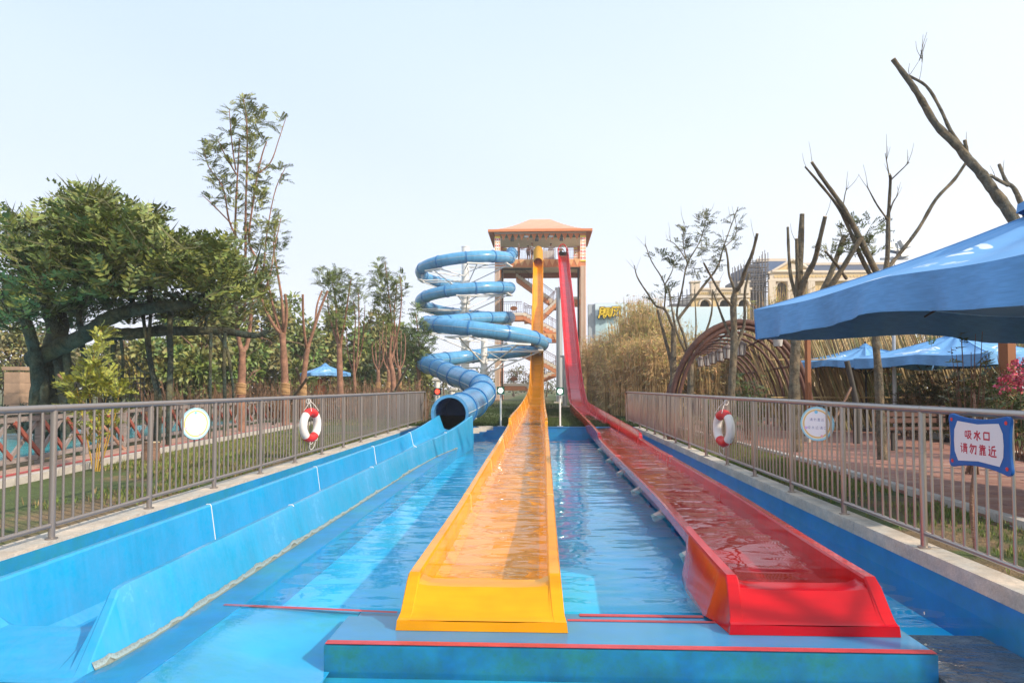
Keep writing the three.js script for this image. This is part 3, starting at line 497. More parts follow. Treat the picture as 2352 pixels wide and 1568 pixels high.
function canvasTex(w, h, draw) { const cv = document.createElement('canvas'); cv.width = w; cv.height = h; draw(cv.getContext('2d'), w, h); const t = new THREE.CanvasTexture(cv); t.colorSpace = THREE.SRGBColorSpace; return t; }

// rectangular warning sign: pillow-shaped blue board with a pale panel and four red dots
{
  const W = .40, H = .50, o = thing('warning_sign', 'blue bordered warning sign with red writing on the right railing', 'sign'), sh = new THREE.Shape();
  sh.moveTo(-W + .05, -H * .5); sh.bezierCurveTo(-W * .3, -H * .5 + .055, W * .3, -H * .5 + .055, W - .05, -H * .5 - .005); sh.quadraticCurveTo(W + .01, -H * .5, W - .005, -H * .5 + .06); sh.bezierCurveTo(W - .03, -H * .15, W - .03, H * .15, W - .005, H * .5 - .06); sh.quadraticCurveTo(W + .01, H * .5, W - .05, H * .5);
  sh.bezierCurveTo(W * .3, H * .5 - .055, -W * .3, H * .5 - .055, -W + .05, H * .5); sh.quadraticCurveTo(-W - .01, H * .5, -W + .005, H * .5 - .06); sh.bezierCurveTo(-W + .03, H * .15, -W + .03, -H * .15, -W + .005, -H * .5 + .06); sh.quadraticCurveTo(-W - .01, -H * .5, -W + .05, -H * .5);
  part('board', new THREE.ExtrudeGeometry(sh, { depth: .018, bevelSize: .008, bevelThickness: .006, bevelSegments: 2, curveSegments: 10 }), gel([.012, .10, .34], .35), o);
  const pw = .315, ph = .19, cut = .045, ps = new THREE.Shape([[-pw + cut, -ph - .0], [0, -ph + .02], [pw - cut, -ph], [pw, -ph + .085], [pw + .008, 0], [pw, ph - .085], [pw - cut, ph], [0, ph - .02], [-pw + cut, ph], [-pw, ph - .085], [-pw - .008, 0], [-pw, -ph + .085]].map((p) => new THREE.Vector2(...p)));
  const pg = new THREE.ShapeGeometry(ps), P = pg.attributes.position, U = pg.attributes.uv; for (let k = 0; k < P.count; k++) U.setXY(k, (P.getX(k) + pw + .01) / (2 * pw + .02), (P.getY(k) + ph) / (2 * ph));
  pg.translate(0, 0, .0275);
  const t = canvasTex(640, 384, (c, w, h) => { c.fillStyle = '#dcd3d2'; c.fillRect(0, 0, w, h); c.strokeStyle = '#b01230'; ['xi', 'shui', 'kou'].forEach((n, k) => strokes(c, n, 150 + k * 118, 74, 96, n === 'xi' ? 12 : 15)); ['qing', 'wu', 'kao', 'jin'].forEach((n, k) => strokes(c, n, 84 + k * 122, 202, 104, n === 'kao' || n === 'qing' ? 11 : 14)); });
  part('panel', pg, new THREE.MeshStandardMaterial({ map: t, roughness: .5 }), o);
  for (const [x, y] of [[-.355, .2], [.355, .2], [-.355, -.2], [.355, -.2]]) { const d = new THREE.CircleGeometry(.018, 16); d.translate(x, y, .0275); part('red_dot', d, M.buoyRed, o); }
  o.scale.setScalar(.75); o.position.set(RX(4.9) - .06, .915, -4.88); o.rotation.y = R(-86);
}
// round notice signs
function roundSign(label, x, y, z, ry, back) {
  const o = thing('round_sign', label, 'sign', v3(x, y, -z), 'round notice signs on the railings'); o.rotation.y = ry;
  const d = new THREE.CylinderGeometry(.19, .19, .016, 40); d.rotateX(Math.PI / 2); part('plate', d, std([.34, .55, .66], .5), o);
  const t = canvasTex(512, 512, (c) => {
    c.fillStyle = '#9fd8ea'; c.beginPath(); c.arc(256, 256, 256, 0, 7); c.fill(); c.fillStyle = '#f3ead4'; c.beginPath(); c.arc(256, 256, 232, 0, 7); c.fill();
    c.strokeStyle = '#edbd6a'; c.lineWidth = 20; c.beginPath(); c.arc(256, 256, 205, 0, 7); c.stroke(); c.fillStyle = '#f6f1f4'; c.beginPath(); c.arc(256, 256, 194, 0, 7); c.fill();
    c.fillStyle = '#7fc9ea'; c.beginPath(); c.arc(246, 78, 26, 0, 7); c.fill(); c.fillStyle = '#d9b8ea'; c.beginPath(); c.arc(84, 322, 24, 0, 7); c.fill(); c.fillStyle = '#f0a8b8'; c.beginPath(); c.arc(330, 440, 20, 0, 7); c.fill();
    c.strokeStyle = back ? '#8d86a8' : '#cbb9c4'; ['qing', 'wu', 'kao', 'jin'].forEach((n, k) => strokes(c, n, 142 + k * 60, 168, 50, 4)); ['xi', 'shui', 'jin', 'qing', 'kou'].forEach((n, k) => strokes(c, n, 108 + k * 62, 288, 52, 4));
  });
  const f = new THREE.CircleGeometry(.187, 40); f.translate(0, 0, .0095); part('printed_face', f, new THREE.MeshStandardMaterial({ map: t, roughness: .45 }), o);
}
roundSign('round white notice sign on the left brown railing', LX(8.1) + .05, .862, 8.06, R(62), false);
roundSign('round white notice sign on the right silvery railing', RX(7.7) - .05, .895, 7.72, R(-48), true);
{ // plaques seen from behind, on the path side of the right railing
  for (const [px, py, Z, r, l, m] of [[1907, 970, 8.0, .19, 'terracotta coloured round plaque behind the right railing, nearest the camera', M.woodOrange], [1609, 933, 14.2, .19, 'dark brown round plaque behind the right railing, beside the lifebuoy', M.wood], [1519, 924, 18.5, .19, 'dark brown round plaque behind the right railing, farthest away', M.wood]]) {
    const p = at(px, py, Z), o = thing('round_plaque', l, 'plaque', v3(RX(Z) + .09, p.y, -Z), 'round plaques on the path side'); o.rotation.y = R(-80);
    const g = new THREE.CylinderGeometry(r, r * .9, .05, 32); g.rotateX(Math.PI / 2); part('disc', g, m, o); const h = new THREE.TorusGeometry(r * .96, .014, 8, 32); h.translate(0, 0, .02); part('rim', h, m, o);
  }
}
// ---- signal lamps
function signal(label, p, base, col, emit, housing) {
  const o = thing('signal_light', label, 'signal light', null, 'signal lights behind the pool');
  new MB().rod(v3(p.x, base, p.z - .06), v3(p.x, p.y - .1, p.z - .06), .032, .032, 10).put('pole', M.whiteSteel, o); new MB().box(p.x, base + .01, p.z - .06, .2, .02, .2).put('base_plate', M.greySteel, o);
  new MB().box(p.x, p.y, p.z, .25, .25, .1).put('housing', housing, o);
  const rim = new THREE.TorusGeometry(.098, .014, 8, 28); rim.translate(p.x, p.y, p.z + .055); part('visor', rim, housing, o);
  const l = new THREE.CylinderGeometry(.084, .084, .02, 28); l.rotateX(Math.PI / 2); l.translate(p.x, p.y, p.z + .06); part('lamp_lens', l, std(col, .3, { emissive: rgb(...emit), emissiveIntensity: 1 }), o);
  new MB().box(p.x, p.y - .135, p.z + .02, .3, .018, .16).put('bracket', M.greySteel, o);
  const pl = new THREE.PointLight(rgb(...emit.map((x) => x / Math.max(...emit))), 0.04, 0, 2); pl.position.set(p.x, p.y, p.z + .16); pl.castShadow = true; pl.name = 'lamp_glow'; o.add(pl);
}
signal('red signal light on a white pole left of the tube exit', at(1005, 899, 24), -.03, [.7, .05, .03], [1.25, .10, .05], M.black);
const greenH = std([.0, .085, .045], .4);
signal('green signal light on a white pole left of the yellow slide', at(1150, 896.5, 22.7), 0, [.7, .8, .75], [1.3, 1.5, 1.4], greenH);
signal('green signal light on a white pole between yellow and red slides', at(1286.5, 898.5, 22.7), 0, [.7, .8, .75], [1.3, 1.5, 1.4], greenH);

// ---------------------------------------------------------------- slide tower
const tower = thing('slide_tower', 'orange slide tower with hipped roof, stairs and railed platform', 'tower');
{
  const x0 = -4.63, x1 = 4.3, zf = 66.6, zb = 73.2, FL = 13.83, TOP = 16.35, o = tower;
  const pil = (xa, xb, za, zb2) => { // fluted pillar
    const g = new MB(); g.box((xa + xb) / 2, TOP / 2, -(za + zb2) / 2, xb - xa, TOP, zb2 - za); const p = g.put('pillar', M.terracotta, o);
    const st = new MB(); const w = xb - xa; for (let k = 0; k < 4; k++) st.box(xa + w * (.14 + k * .24), 6.6, -za + .022, w * .12, 13.1, .04); st.put('stripe', M.cream, p);
  };
  pil(x0, x0 + .54, zf, zf + .54); pil(x1 - .54, x1, zf, zf + .54); pil(x0 + .05, x0 + .5, zb - .5, zb); pil(x1 - .5, x1 - .05, zb - .5, zb);
  // painted totem wraps on the upper pillars
  const t = canvasTex(128, 512, (c) => { c.fillStyle = '#e9e2d6'; c.fillRect(0, 0, 128, 512); const cs = ['#d9322a', '#f0a95a', '#e8d23a', '#2f2a2a', '#c9584a']; for (let k = 0; k < 7; k++) { c.fillStyle = cs[k % 2 ? 1 : 0]; c.fillRect(10, 40 + k * 64, 108, 40); c.strokeStyle = '#fff'; c.lineWidth = 12; c.beginPath(); c.arc(64, 62 + k * 64, 22, 0, 7); c.stroke(); c.fillStyle = cs[3]; c.fillRect(56, 54 + k * 64, 16, 16); } c.fillStyle = cs[2]; c.fillRect(0, 0, 128, 34); c.fillRect(0, 484, 128, 28); });
  const totem = new THREE.MeshStandardMaterial({ map: t, roughness: .7 });
  for (const xa of [x0, x1 - .54]) for (const [w, zz] of [[.56, zf - .012]]) { const g = new THREE.BoxGeometry(w, 2.55, .02); g.translate(xa + .27, 14.85, -zz + .02); part('totem_panel', g, totem, o); }
  for (const xa of [x0 + .5, x1 - .95]) { const g = new THREE.BoxGeometry(.42, 2.3, .05); g.translate(xa + .22, 14.95, -(zb - 1.0)); part('totem_panel', g, totem, o); }
  // platform, fascia with pennant triangles
  new MB().box((x0 + x1) / 2, FL - .16, -(zf + zb) / 2, x1 - x0 - .1, .3, zb - zf).put('platform_floor', M.beige, o);
  const fas = new MB().box((x0 + x1) / 2, FL - .40, -zf + .05, x1 - x0 - 1.09, .78, .12).put('fascia', M.orangeMid, o);
  const fasM = (y, za, xa, xb, name) => { const g = new MB(), n = Math.round((xb - xa) / .62), w = (xb - xa) / n; for (let k = 0; k < n; k++) { const a = xa + k * w; const A = v3(a, y, za), B = v3(a + w, y, za), C = v3(a + w / 2, y - .68, za), D = v3(0, 0, .03); g.tri(A.clone().add(D), C.clone().add(D), B.clone().add(D)); g.quad(A, C, C.clone().add(D), A.clone().add(D)); g.quad(C, B, B.clone().add(D), C.clone().add(D)); } return g; };
  fasM(FL - .02, -zf + .112, x0 + .56, x1 - .56).put('pennant', M.orangePale, fas);
  new MB().box((x0 + x1) / 2, 13.25, -zb + .25, x1 - x0 - .9, .5, .4).put('rear_beam', M.brick, o);
  new MB().box(x0 + .3, 13.25, -(zf + zb) / 2, .4, .5, zb - zf - 1.1).put('side_beam', M.brick, o); new MB().box(x1 - .3, 13.25, -(zf + zb) / 2, .4, .5, zb - zf - 1.1).put('side_beam', M.brick, o);
  const pipe = new MB(); pipe.rod(v3(x0 + .7, 12.95, -zf - .5), v3(-1, 12.95, -zf - .5), .09, .09, 8); pipe.rod(v3(2.6, 13.0, -zf - .5), v3(3.6, 13.0, -zf - .5), .06, .06, 8); pipe.rod(v3(3.6, 13.05, -zf - .5), v3(3.6, 0, -zf - .5), .1, .1, 8); pipe.rod(v3(x0 + .72, 13.05, -zf - .5), v3(x0 + .72, 0, -zf - .5), .06, .06, 8); pipe.put('water_pipe', M.dark, o);
  // platform railings
  const rail = (a, b, h, every, host, mat = M.railBrown) => { const d = b.clone().sub(a), L = d.length(), n = Math.round(L / every), g = new MB(), pg = new MB(); g.rod(a.clone().add(v3(0, h, 0)), b.clone().add(v3(0, h, 0)), .035, .035, 6); g.rod(a.clone().add(v3(0, h - .18, 0)), b.clone().add(v3(0, h - .18, 0)), .022, .022, 5); g.rod(a.clone().add(v3(0, .1, 0)), b.clone().add(v3(0, .1, 0)), .025, .025, 5);
    for (let k = 0; k <= n; k++) { const p = a.clone().lerp(b, k / n); pg.rod(p.clone().add(v3(0, k % 8 ? .1 : 0, 0)), p.clone().add(v3(0, k % 8 ? h - .18 : h, 0)), k % 8 ? .012 : .032, k % 8 ? .012 : .032, 5, false); }
    const r = g.put('handrail', mat, host); pg.put('baluster_row', mat, r); return r; };
  rail(v3(x0 + .6, FL, -zf - .1), v3(-3.5, FL, -zf - .1), 1.15, .14, o); rail(v3(-2.3, FL, -zf - .1), v3(-.9, FL, -zf - .1), 1.15, .14, o); rail(v3(.2, FL, -zf - .1), v3(1.3, FL, -zf - .1), 1.15, .14, o); rail(v3(2.4, FL, -zf - .1), v3(x1 - .6, FL, -zf - .1), 1.15, .14, o); rail(v3(x0 + .5, FL, -zb + .1), v3(x1 - .5, FL, -zb + .1), 1.15, .16, o);
  { const g = new MB().box(.72, FL + .45, -zf - .13, 1.0, .82, .02); g.put('white_banner', M.white, o); }
  // roof: hipped, flaring at the eaves, laid in courses
  const cx = -.17, cz = 69.75, ex = 5.0, ez = 3.75, rx = 1.0, hE = 16.6, hR = 18.55, nC = 12;
  const prof = (t) => hE + (hR - hE) * (t * .55 + t * t * .45);
  const roof = new MB().box(cx, 16.42, -cz, ex * 2 - 1.0, .12, ez * 2 - .9).put('ceiling', M.cream, o);
  for (let k = 0; k < nC; k++) {
    const a = k / nC, b = (k + 1) / nC + .015, g = new MB(), P = (t, sx, sz, dy) => v3(cx + sx * lerp(ex, rx, Math.min(t, 1)), prof(Math.min(t, 1)) + dy, -(cz + sz * lerp(ez, .06, Math.min(t, 1))));
    const up = .05; for (const [s1, s2] of [[[-1, -1], [1, -1]], [[1, -1], [1, 1]], [[1, 1], [-1, 1]], [[-1, 1], [-1, -1]]]) { g.quad(P(a, ...s1, up), P(a, ...s2, up), P(b, ...s2, 0), P(b, ...s1, 0)); g.quad(P(a, ...s1, -.02), P(a, ...s2, -.02), P(a, ...s2, up), P(a, ...s1, up)); }
    g.put('roof_course', M.roofTile, o);
  }
  const ev = new MB(); for (const [x, z, sx, sz] of [[cx, cz - ez - .04, ex * 2 + .16, .1], [cx, cz + ez + .04, ex * 2 + .16, .1], [cx - ex - .04, cz, .1, ez * 2 - .02], [cx + ex + .04, cz, .1, ez * 2 - .02]]) ev.box(x, hE - .04, -z, sx, .24, sz); ev.put('eaves_board', M.orangeMid, o);
  const so = new MB(); so.box(cx, hE - .1, -(cz - ez + .3), ex * 2 - .06, .04, .6); so.box(cx - ex + .35, hE - .1, -cz, .64, .04, ez * 2 - 1.25); so.box(cx + ex - .35, hE - .1, -cz, .64, .04, ez * 2 - 1.25); so.put('soffit', M.brick, o);
  const val = new MB().box(cx, 16.18, -zf - .02, x1 - x0 - 1.15, .42, .05).put('valance', std([.03, .10, .075], .7), o); fasM(16.38, -zf + .012, x0 + .56, x1 - .56).put('pennant', M.orangeMid, val);
  for (const x of [-2.9, -.5, 1.9]) { const l = new MB(); l.rod(v3(x, 16.1, -zf + .05), v3(x, 15.85, -zf + .1), .03, .03, 6); const f = l.put('floodlight', M.dark, o); new MB().box(x, 15.74, -zf + .14, .34, .28, .26).put('lamp_head', M.black, f); }
  for (const x of [-1.5, .9]) new MB().box(x, 16.05, -zf + .1, .4, .16, .16).put('speaker_box', M.greySteel, o);
  // stairs: flights as [from, to, depth], landings
  const zs = 70.9, zs2 = 68.4, landing = (xa, xb, y, z, w = 1.9) => { new MB().box((xa + xb) / 2, y - .14, -z, xb - xa, .26, w).put('landing', M.cream, o); new MB().box((xa + xb) / 2, y - .5, -z, xb - xa - .06, .46, w - .1).put('landing_beam', M.terracotta, o); };
  const flight = (xa, ya, xb, yb, z, w = 1.6) => {
    const n = Math.max(4, Math.round(Math.abs(yb - ya) / .17)); const f = new MB(); const dx = (xb - xa) / n, dy = (yb - ya) / n;
    f.quad(v3(xa, ya - .25, -z + w / 2), v3(xb, yb - .25, -z + w / 2), v3(xb, yb - .7, -z + w / 2), v3(xa, ya - .7, -z + w / 2)); f.quad(v3(xa, ya - .25, -z - w / 2), v3(xb, yb - .25, -z - w / 2), v3(xb, yb - .7, -z - w / 2), v3(xa, ya - .7, -z - w / 2)); f.quad(v3(xa, ya - .7, -z - w / 2), v3(xb, yb - .7, -z - w / 2), v3(xb, yb - .7, -z + w / 2), v3(xa, ya - .7, -z + w / 2)); f.quad(v3(xa, ya - .25, -z - w / 2), v3(xb, yb - .25, -z - w / 2), v3(xb, yb - .25, -z + w / 2), v3(xa, ya - .25, -z + w / 2));
    const s = f.put('stair_flight', M.terracotta, o);
    for (let k = 0; k < n; k++) new MB().box(xa + (k + .5) * dx, ya + (k + (dy > 0 ? 1 : 0)) * dy - .17, -z, Math.abs(dx) + .02, .34, w + .04).put('step', M.cream, s);
    rail(v3(xa, ya, -z + w / 2), v3(xb, yb, -z + w / 2), 1.0, .2, s);
  };
  const Y = (py, z) => at(1245, py, z).y, X = (px, z) => at(px, 800, z).x;
  flight(X(1185, zs2 + 2), 13.1, X(1275, zs), Y(694, zs), zs + .6); landing(X(1262, zs), X(1290, zs), Y(694, zs), zs, 2.6);
  flight(X(1243, zs2), Y(724, zs2), X(1284, zs2), Y(684, zs2), zs2); landing(X(1284, zs2), X(1333, zs2), Y(684, zs2), zs2 + .5, 2.8);
  landing(X(1151, zs2), X(1204, zs2), Y(720, zs2), zs2); rail(v3(X(1151, zs2), Y(720, zs2), -zs2 + .9), v3(X(1200, zs2), Y(720, zs2), -zs2 + .9), 1.1, .2, o);
  flight(X(1204, zs2), Y(720, zs2), X(1284, zs2), Y(764, zs2), zs2); flight(X(1243, zs), Y(724, zs), X(1204, zs), Y(720, zs2), zs + .6);
  { const z = 67.1; new MB().box((X(1200, z) + X(1284, z)) / 2, Y(772, z), -z - .6, X(1284, z) - X(1200, z), .75, 1.6).put('mid_platform', M.orangeMid, o); fasM(Y(767, z), -z + .212, X(1200, z), X(1284, z)).put('pennant', M.orangePale, o); new MB().box((X(1200, z) + X(1284, z)) / 2, Y(784, z), -z - .6, X(1284, z) - X(1200, z), .16, 1.7).put('mid_beam', M.brick, o); }
  landing(X(1151, zs2), X(1196, zs2), Y(802, zs2), zs2 + 1); rail(v3(X(1151, zs2), Y(802, zs2), -zs2), v3(X(1196, zs2), Y(802, zs2), -zs2), 1.1, .2, o);
  flight(X(1243, zs2), Y(823, zs2), X(1284, zs2), Y(846, zs2), zs2); landing(X(1284, zs2), X(1333, zs2), Y(846, zs2), zs2 + .4, 2.4); flight(X(1284, zs), Y(846, zs2), X(1230, zs), Y(870, zs), zs + .5);
  landing(X(1151, zs2), X(1207, zs2), Y(880, zs2), zs2); rail(v3(X(1151, zs2), Y(880, zs2), -zs2 + .9), v3(X(1207, zs2), Y(880, zs2), -zs2 + .9), 1.15, .2, o, M.wood); flight(X(1207, zs2), Y(880, zs2), X(1245, zs2), -.0, zs2); flight(X(1196, zs2), Y(802, zs2), X(1243, zs2), Y(823, zs2), zs2 + 1);
  for (const [px, py] of [[1180, 708], [1180, 870]]) { const g = new THREE.CylinderGeometry(.36, .36, .06, 24); g.rotateX(Math.PI / 2); g.scale(1, .62, 1); const p = at(px, py, zs2 - 1); g.translate(p.x, p.y, p.z); part('oval_plaque', g, M.woodOrange, o); }
}
// ---- people on the platform (bodies meshed from a skeleton)
function sdfBody(bones, res = 84, size = 1.06) {
  const mc = new MarchingCubes(res, new THREE.MeshBasicMaterial(), false, false, 60000); mc.isolation = 0; const n = mc.size, f = mc.field, k = 0.03;
  for (let z = 0; z < n; z++) for (let y = 0; y < n; y++) for (let x = 0; x < n; x++) {
    const px = (x - n / 2) / (n / 2) * size, py = (y - n / 2) / (n / 2) * size, pz = (z - n / 2) / (n / 2) * size; let d = 1e3;
    if (Math.abs(px) > .75 || Math.abs(pz) > .6) { f[x + y * n + z * n * n] = -1; continue; }
    for (const [ax, ay, az, bx, by, bz, ra, rb] of bones) {
      const ux = bx - ax, uy = by - ay, uz = bz - az, wx = px - ax, wy = py - ay, wz = pz - az, t = clamp((ux * wx + uy * wy + uz * wz) / (ux * ux + uy * uy + uz * uz + 1e-9), 0, 1);
      const q = Math.hypot(wx - ux * t, wy - uy * t, wz - uz * t) - (ra + (rb - ra) * t); if (q > d + k) continue; const h = clamp(.5 + .5 * (d - q) / k, 0, 1); d = d * (1 - h) + q * h - k * h * (1 - h);
    }
    f[x + y * n + z * n * n] = -d;
  }
  mc.update(); const g = new THREE.BufferGeometry(), c = mc.count; g.setAttribute('position', new THREE.Float32BufferAttribute(mc.positionArray.slice(0, c * 3), 3)); g.setAttribute('normal', new THREE.Float32BufferAttribute(mc.normalArray.slice(0, c * 3), 3)); g.scale(size, size, size); return g;
}
function skeleton(p) { // joints about the hips at the origin, height about 1.7
  const b = [], B = (a, c, r0, r1) => b.push([...a, ...c, r0, r1]);
  B([0, .02, 0], [0, .28, 0], .12, .13); B([-.07, .34, 0], [.07, .34, 0], .12, .12); B([-.08, 0, 0], [.08, 0, 0], .1, .1); B([0, .44, 0], [0, .56, .01], .055, .05); B([0, .66, .02], [0, .72, .01], .085, .092); B([0, .61, .05], [0, .63, .06], .05, .05); B([0, .655, .1], [0, .67, .095], .016, .012);
  for (const s of [-1, 1]) {
    const a = s < 0 ? p.l : p.r, sh = [s * .17, .42, 0], el = [sh[0] + a[0], sh[1] + a[1], sh[2] + a[2]], wr = [el[0] + a[3], el[1] + a[4], el[2] + a[5]]; B(sh, el, .055, .042); B(el, wr, .042, .028);
    const d = [a[3], a[4], a[5]].map((v) => v / (Math.hypot(a[3], a[4], a[5]) + 1e-6)), hd = wr.map((v, i) => v + d[i] * .07); B(wr, hd, .03, .03); for (let f = 0; f < 4; f++) B(hd.map((v, i) => v + (i === 2 ? (f - 1.5) * .018 : 0)), hd.map((v, i) => v + d[i] * (.06 + .015 * (f % 3)) + (i === 2 ? (f - 1.5) * .024 : 0)), .013, .011); B(wr, [wr[0] + d[0] * .06, wr[1] + d[1] * .06, wr[2] + .06], .014, .011);
    const l = s < 0 ? p.kl : p.kr, hip = [s * .085, -.02, 0], kn = [hip[0] + l[0], hip[1] - .42, l[1]], an = [kn[0] + l[2], kn[1] - .40, kn[2] + l[3]]; B(hip, kn, .085, .056); B(kn, an, .056, .038); B(an, [an[0], an[1] - .04, an[2] + .14], .04, .03); B([s * .088, .69, 0], [s * .092, .71, 0], .02, .02);
  }
  return b;
}
function person(label, x, z, ry, scale, pose, shorts, shirt, skin, hair = M.hair) {
  const o = thing('person', label, 'person'); o.position.set(x, 13.84, -z); o.rotation.y = ry; o.scale.setScalar(scale);
  const b = part('body', sdfBody(skeleton(pose)), skin, o); b.position.y = .90;
  const cap = new THREE.SphereGeometry(.107, 18, 12, 0, 7, 0, 1.7); cap.translate(0, .70 + .90, -.005); part('hair', cap, hair, o);
  const inflate = (list, mat, name) => { const g = sdfBody(list.map((q) => [...q.slice(0, 6), q[6] + .02, q[7] + .02]), 60); const m = part(name, g, mat, o); m.position.y = .90; };
  const sk = skeleton(pose), half = (q, t) => [...q.slice(0, 3), lerp(q[0], q[3], t), lerp(q[1], q[4], t), lerp(q[2], q[5], t), q[6], lerp(q[6], q[7], t)];
  const thighs = sk.filter((q) => Math.abs(q[6] - .085) < 1e-6 && q[7] === .056).map((q) => half(q, .62)); inflate([sk[2], [0, .02, 0, 0, .08, 0, .12, .12], ...thighs], shorts, 'shorts');
  if (shirt) inflate([sk[0], sk[1], ...sk.filter((q) => q[6] === .055 && q[7] === .042).map((q) => half(q, .5))], shirt, 'shirt');
}
const stand = { l: [-.07, -.27, 0, .02, -.24, .05], r: [.07, -.27, 0, -.02, -.24, .05], kl: [-.02, 0, 0, 0], kr: [.02, 0, 0, 0] };
{
  const X = (px, z) => at(px, 580, z).x, s1 = std([.03, .03, .05], .8), s2 = std([.10, .09, .10], .8), wh = std([.75, .74, .72], .8);
  person('bare chested person in black shorts and pale cap beside the blue tube', X(1191.5, 67.4), 67.4, R(70), 1.0, { ...stand, r: [.05, -.1, .26, .02, .02, .24] }, s1, null, M.skin, std([.7, .68, .62], .7));
  person('slim bare chested person reaching out, in patterned trousers', X(1213.5, 67.5), 67.5, R(150), .92, { ...stand, l: [-.2, -.16, 0, -.16, -.14, .05], kl: [-.08, .03, -.02, 0] }, s2, null, std([.36, .18, .12], .6));
  person('person in white shirt and dark shorts next to the yellow hood', X(1222, 67.6), 67.6, R(60), 1.08, { ...stand, r: [.12, -.22, .06, .16, .0, .12], kr: [.05, -.08, 0, 0] }, s1, wh, M.skin);
  person('person in long white shirt standing behind the white banner', X(1265.5, 67.7), 67.7, R(200), 1.05, stand, wh, wh, M.skin);
  person('dark haired person bending at the top of the red slide', X(1288.5, 67.8), 67.8, R(20), .95, { ...stand, l: [-.1, -.2, .12, .02, -.1, .2], r: [.1, -.2, .12, -.02, -.1, .2] }, s1, null, M.skin);
}

// ---------------------------------------------------------------- right-hand path, kerbs, grass
const PX = (px, Z) => at(px, 889, Z).x;
function ribbon(pts, w, y0, y1, name, mat) { // a kerb following points (x, z>0), one mesh per length
  const g = new THREE.Group(); g.name = numbered(name); g.userData.kind = 'structure'; scene.add(g);
  const c = new THREE.CatmullRomCurve3(pts.map(([x, z]) => v3(x, 0, -z)), false, 'centripetal'), n = Math.round(c.getLength() / 1.0);
  for (let k = 0; k < n; k++) { const a = c.getPointAt(k / n), b = c.getPointAt((k + 1) / n), d = b.clone().sub(a), L = d.length(); new MB().box((a.x + b.x) / 2, (y0 + y1) / 2, (a.z + b.z) / 2, w, y1 - y0, L - .008, Math.atan2(d.x, d.z)).put('kerb_stone', mat, g); }
}
M.kerb = withMap(std([1, 1, 1], .8), mottle(512, [.50, .46, .42], .4, N1, .8));
ribbon([[4.5, 0], [4.55, 7], [4.62, 12], [4.5, 16], [4.3, 24]], .12, -.06, .05, 'kerb', M.kerb);
ribbon([[8.3, 9], [8.6, 12.5], [10.1, 17], [10.2, 20.5], [9.4, 24], [8.6, 27]], .16, -.06, .12, 'kerb', M.kerb);
{ // brick paving: pavers one by one near the railing, the rest joined
  const s = new THREE.Shape([[4.56, 0], [4.6, 12], [4.46, 18], [4.2, 34], [8, 34], [9.4, 24], [10.2, 19], [8.7, 12.5], [8.2, 0]].map((p) => new THREE.Vector2(...p)));
  const geo = new THREE.ShapeGeometry(s); geo.rotateX(-Math.PI / 2); geo.translate(0, -.018, 0); const pv = struct('paving', geo, withMap(std([1, 1, 1], .9), mottle(512, [.10, .06, .05], .5, N1, 1)));
  const mats = [0, 1, 2, 3, 4].map((k) => withMap(std([1, 1, 1], .8), mottle(256 * 2, [[.33, .165, .125], [.37, .19, .14], [.30, .15, .125], [.40, .235, .18], [.345, .16, .11]][k], .35, N1, 1)));
  const tile = new MB().box(0, 0, 0, .392, .03, .192).build(), inst = [];
  let n = 0; for (let z = 4; z < 33; z += .2) for (let x = 4.68 + (Math.round(z / .2) % 2) * .2; x < 10.2; x += .4) {
    const lim = z < 12 ? lerp(8.15, 8.5, z / 12) : z < 20 ? lerp(8.5, 10.0, (z - 12) / 8) : lerp(10.0, 8, (z - 20) / 13); if (x > lim - .2) continue;
    if (z > 5.2 && z < 12.2 && x > 4.8 && n < 300 && x < 3.6 + z * .42) { const m = part('paver', tile, mats[(rnd() * 5) | 0], pv); m.position.set(x, -.006 + rr(-.002, .002), -z); n++; } else inst.push([x, z]);
  }
  for (let q = 0; q < 3; q++) { const list = inst.filter((_, k) => k % 3 === q), im = new THREE.InstancedMesh(tile, mats[q * 2 % 5], list.length), m = new THREE.Matrix4(); list.forEach(([x, z], k) => im.setMatrixAt(k, m.makeTranslation(x, -.006 + rr(-.002, .002), -z))); shadow(im); im.name = 'far_pavers'; im.userData.kind = 'stuff'; pv.add(im); }
}
function grassPatch(name, label, n, area, hgt, tints) {
  const b = new MB(); for (let k = 0; k < 5; k++) { const a = rr(0, 6.3), d = v3(Math.cos(a) * .35, 1, Math.sin(a) * .35).normalize(), s = v3(-Math.sin(a), 0, Math.cos(a)); b.leaf(v3(rr(-.03, .03), 0, rr(-.03, .03)), d, s, rr(.6, 1.1), .075); }
  const im = new THREE.InstancedMesh(b.build(), std([1, 1, 1], .8, { side: THREE.DoubleSide }), n), m = new THREE.Matrix4(), q = new THREE.Quaternion(), c = new THREE.Color();
  for (let k = 0; k < n; k++) { let x, z; do { [x, z] = area(); } while (N2[((z * 40 + 4000 | 0) % 512) * 512 + ((x * 40 + 4000 | 0) % 512)] > rr(-.22, .16)); const h = hgt * rr(.5, 1.3); q.setFromAxisAngle(UP, rr(0, 6.3)); m.compose(v3(x, -.035, -z), q, v3(h, h, h)); im.setMatrixAt(k, m); const t = tints[(rnd() * tints.length) | 0], g = rr(.7, 1.3); c.setRGB(t[0] * g, t[1] * g, t[2] * g); im.setColorAt(k, c); }
  shadow(im); im.name = numbered(name); im.userData.kind = 'stuff'; tag(im, label, 'grass'); scene.add(im);
}
const GT = [[.16, .24, .045], [.21, .26, .06], [.25, .23, .08], [.12, .19, .045]];
grassPatch('grass', 'patchy long grass between the left railing and the path kerb', 34000, () => { const z = rr(4, 27); return [lerp(-4.56, -7.1 - .06 * (z - 9), rnd()), z]; }, .08, [...GT, [.34, .25, .12]]);
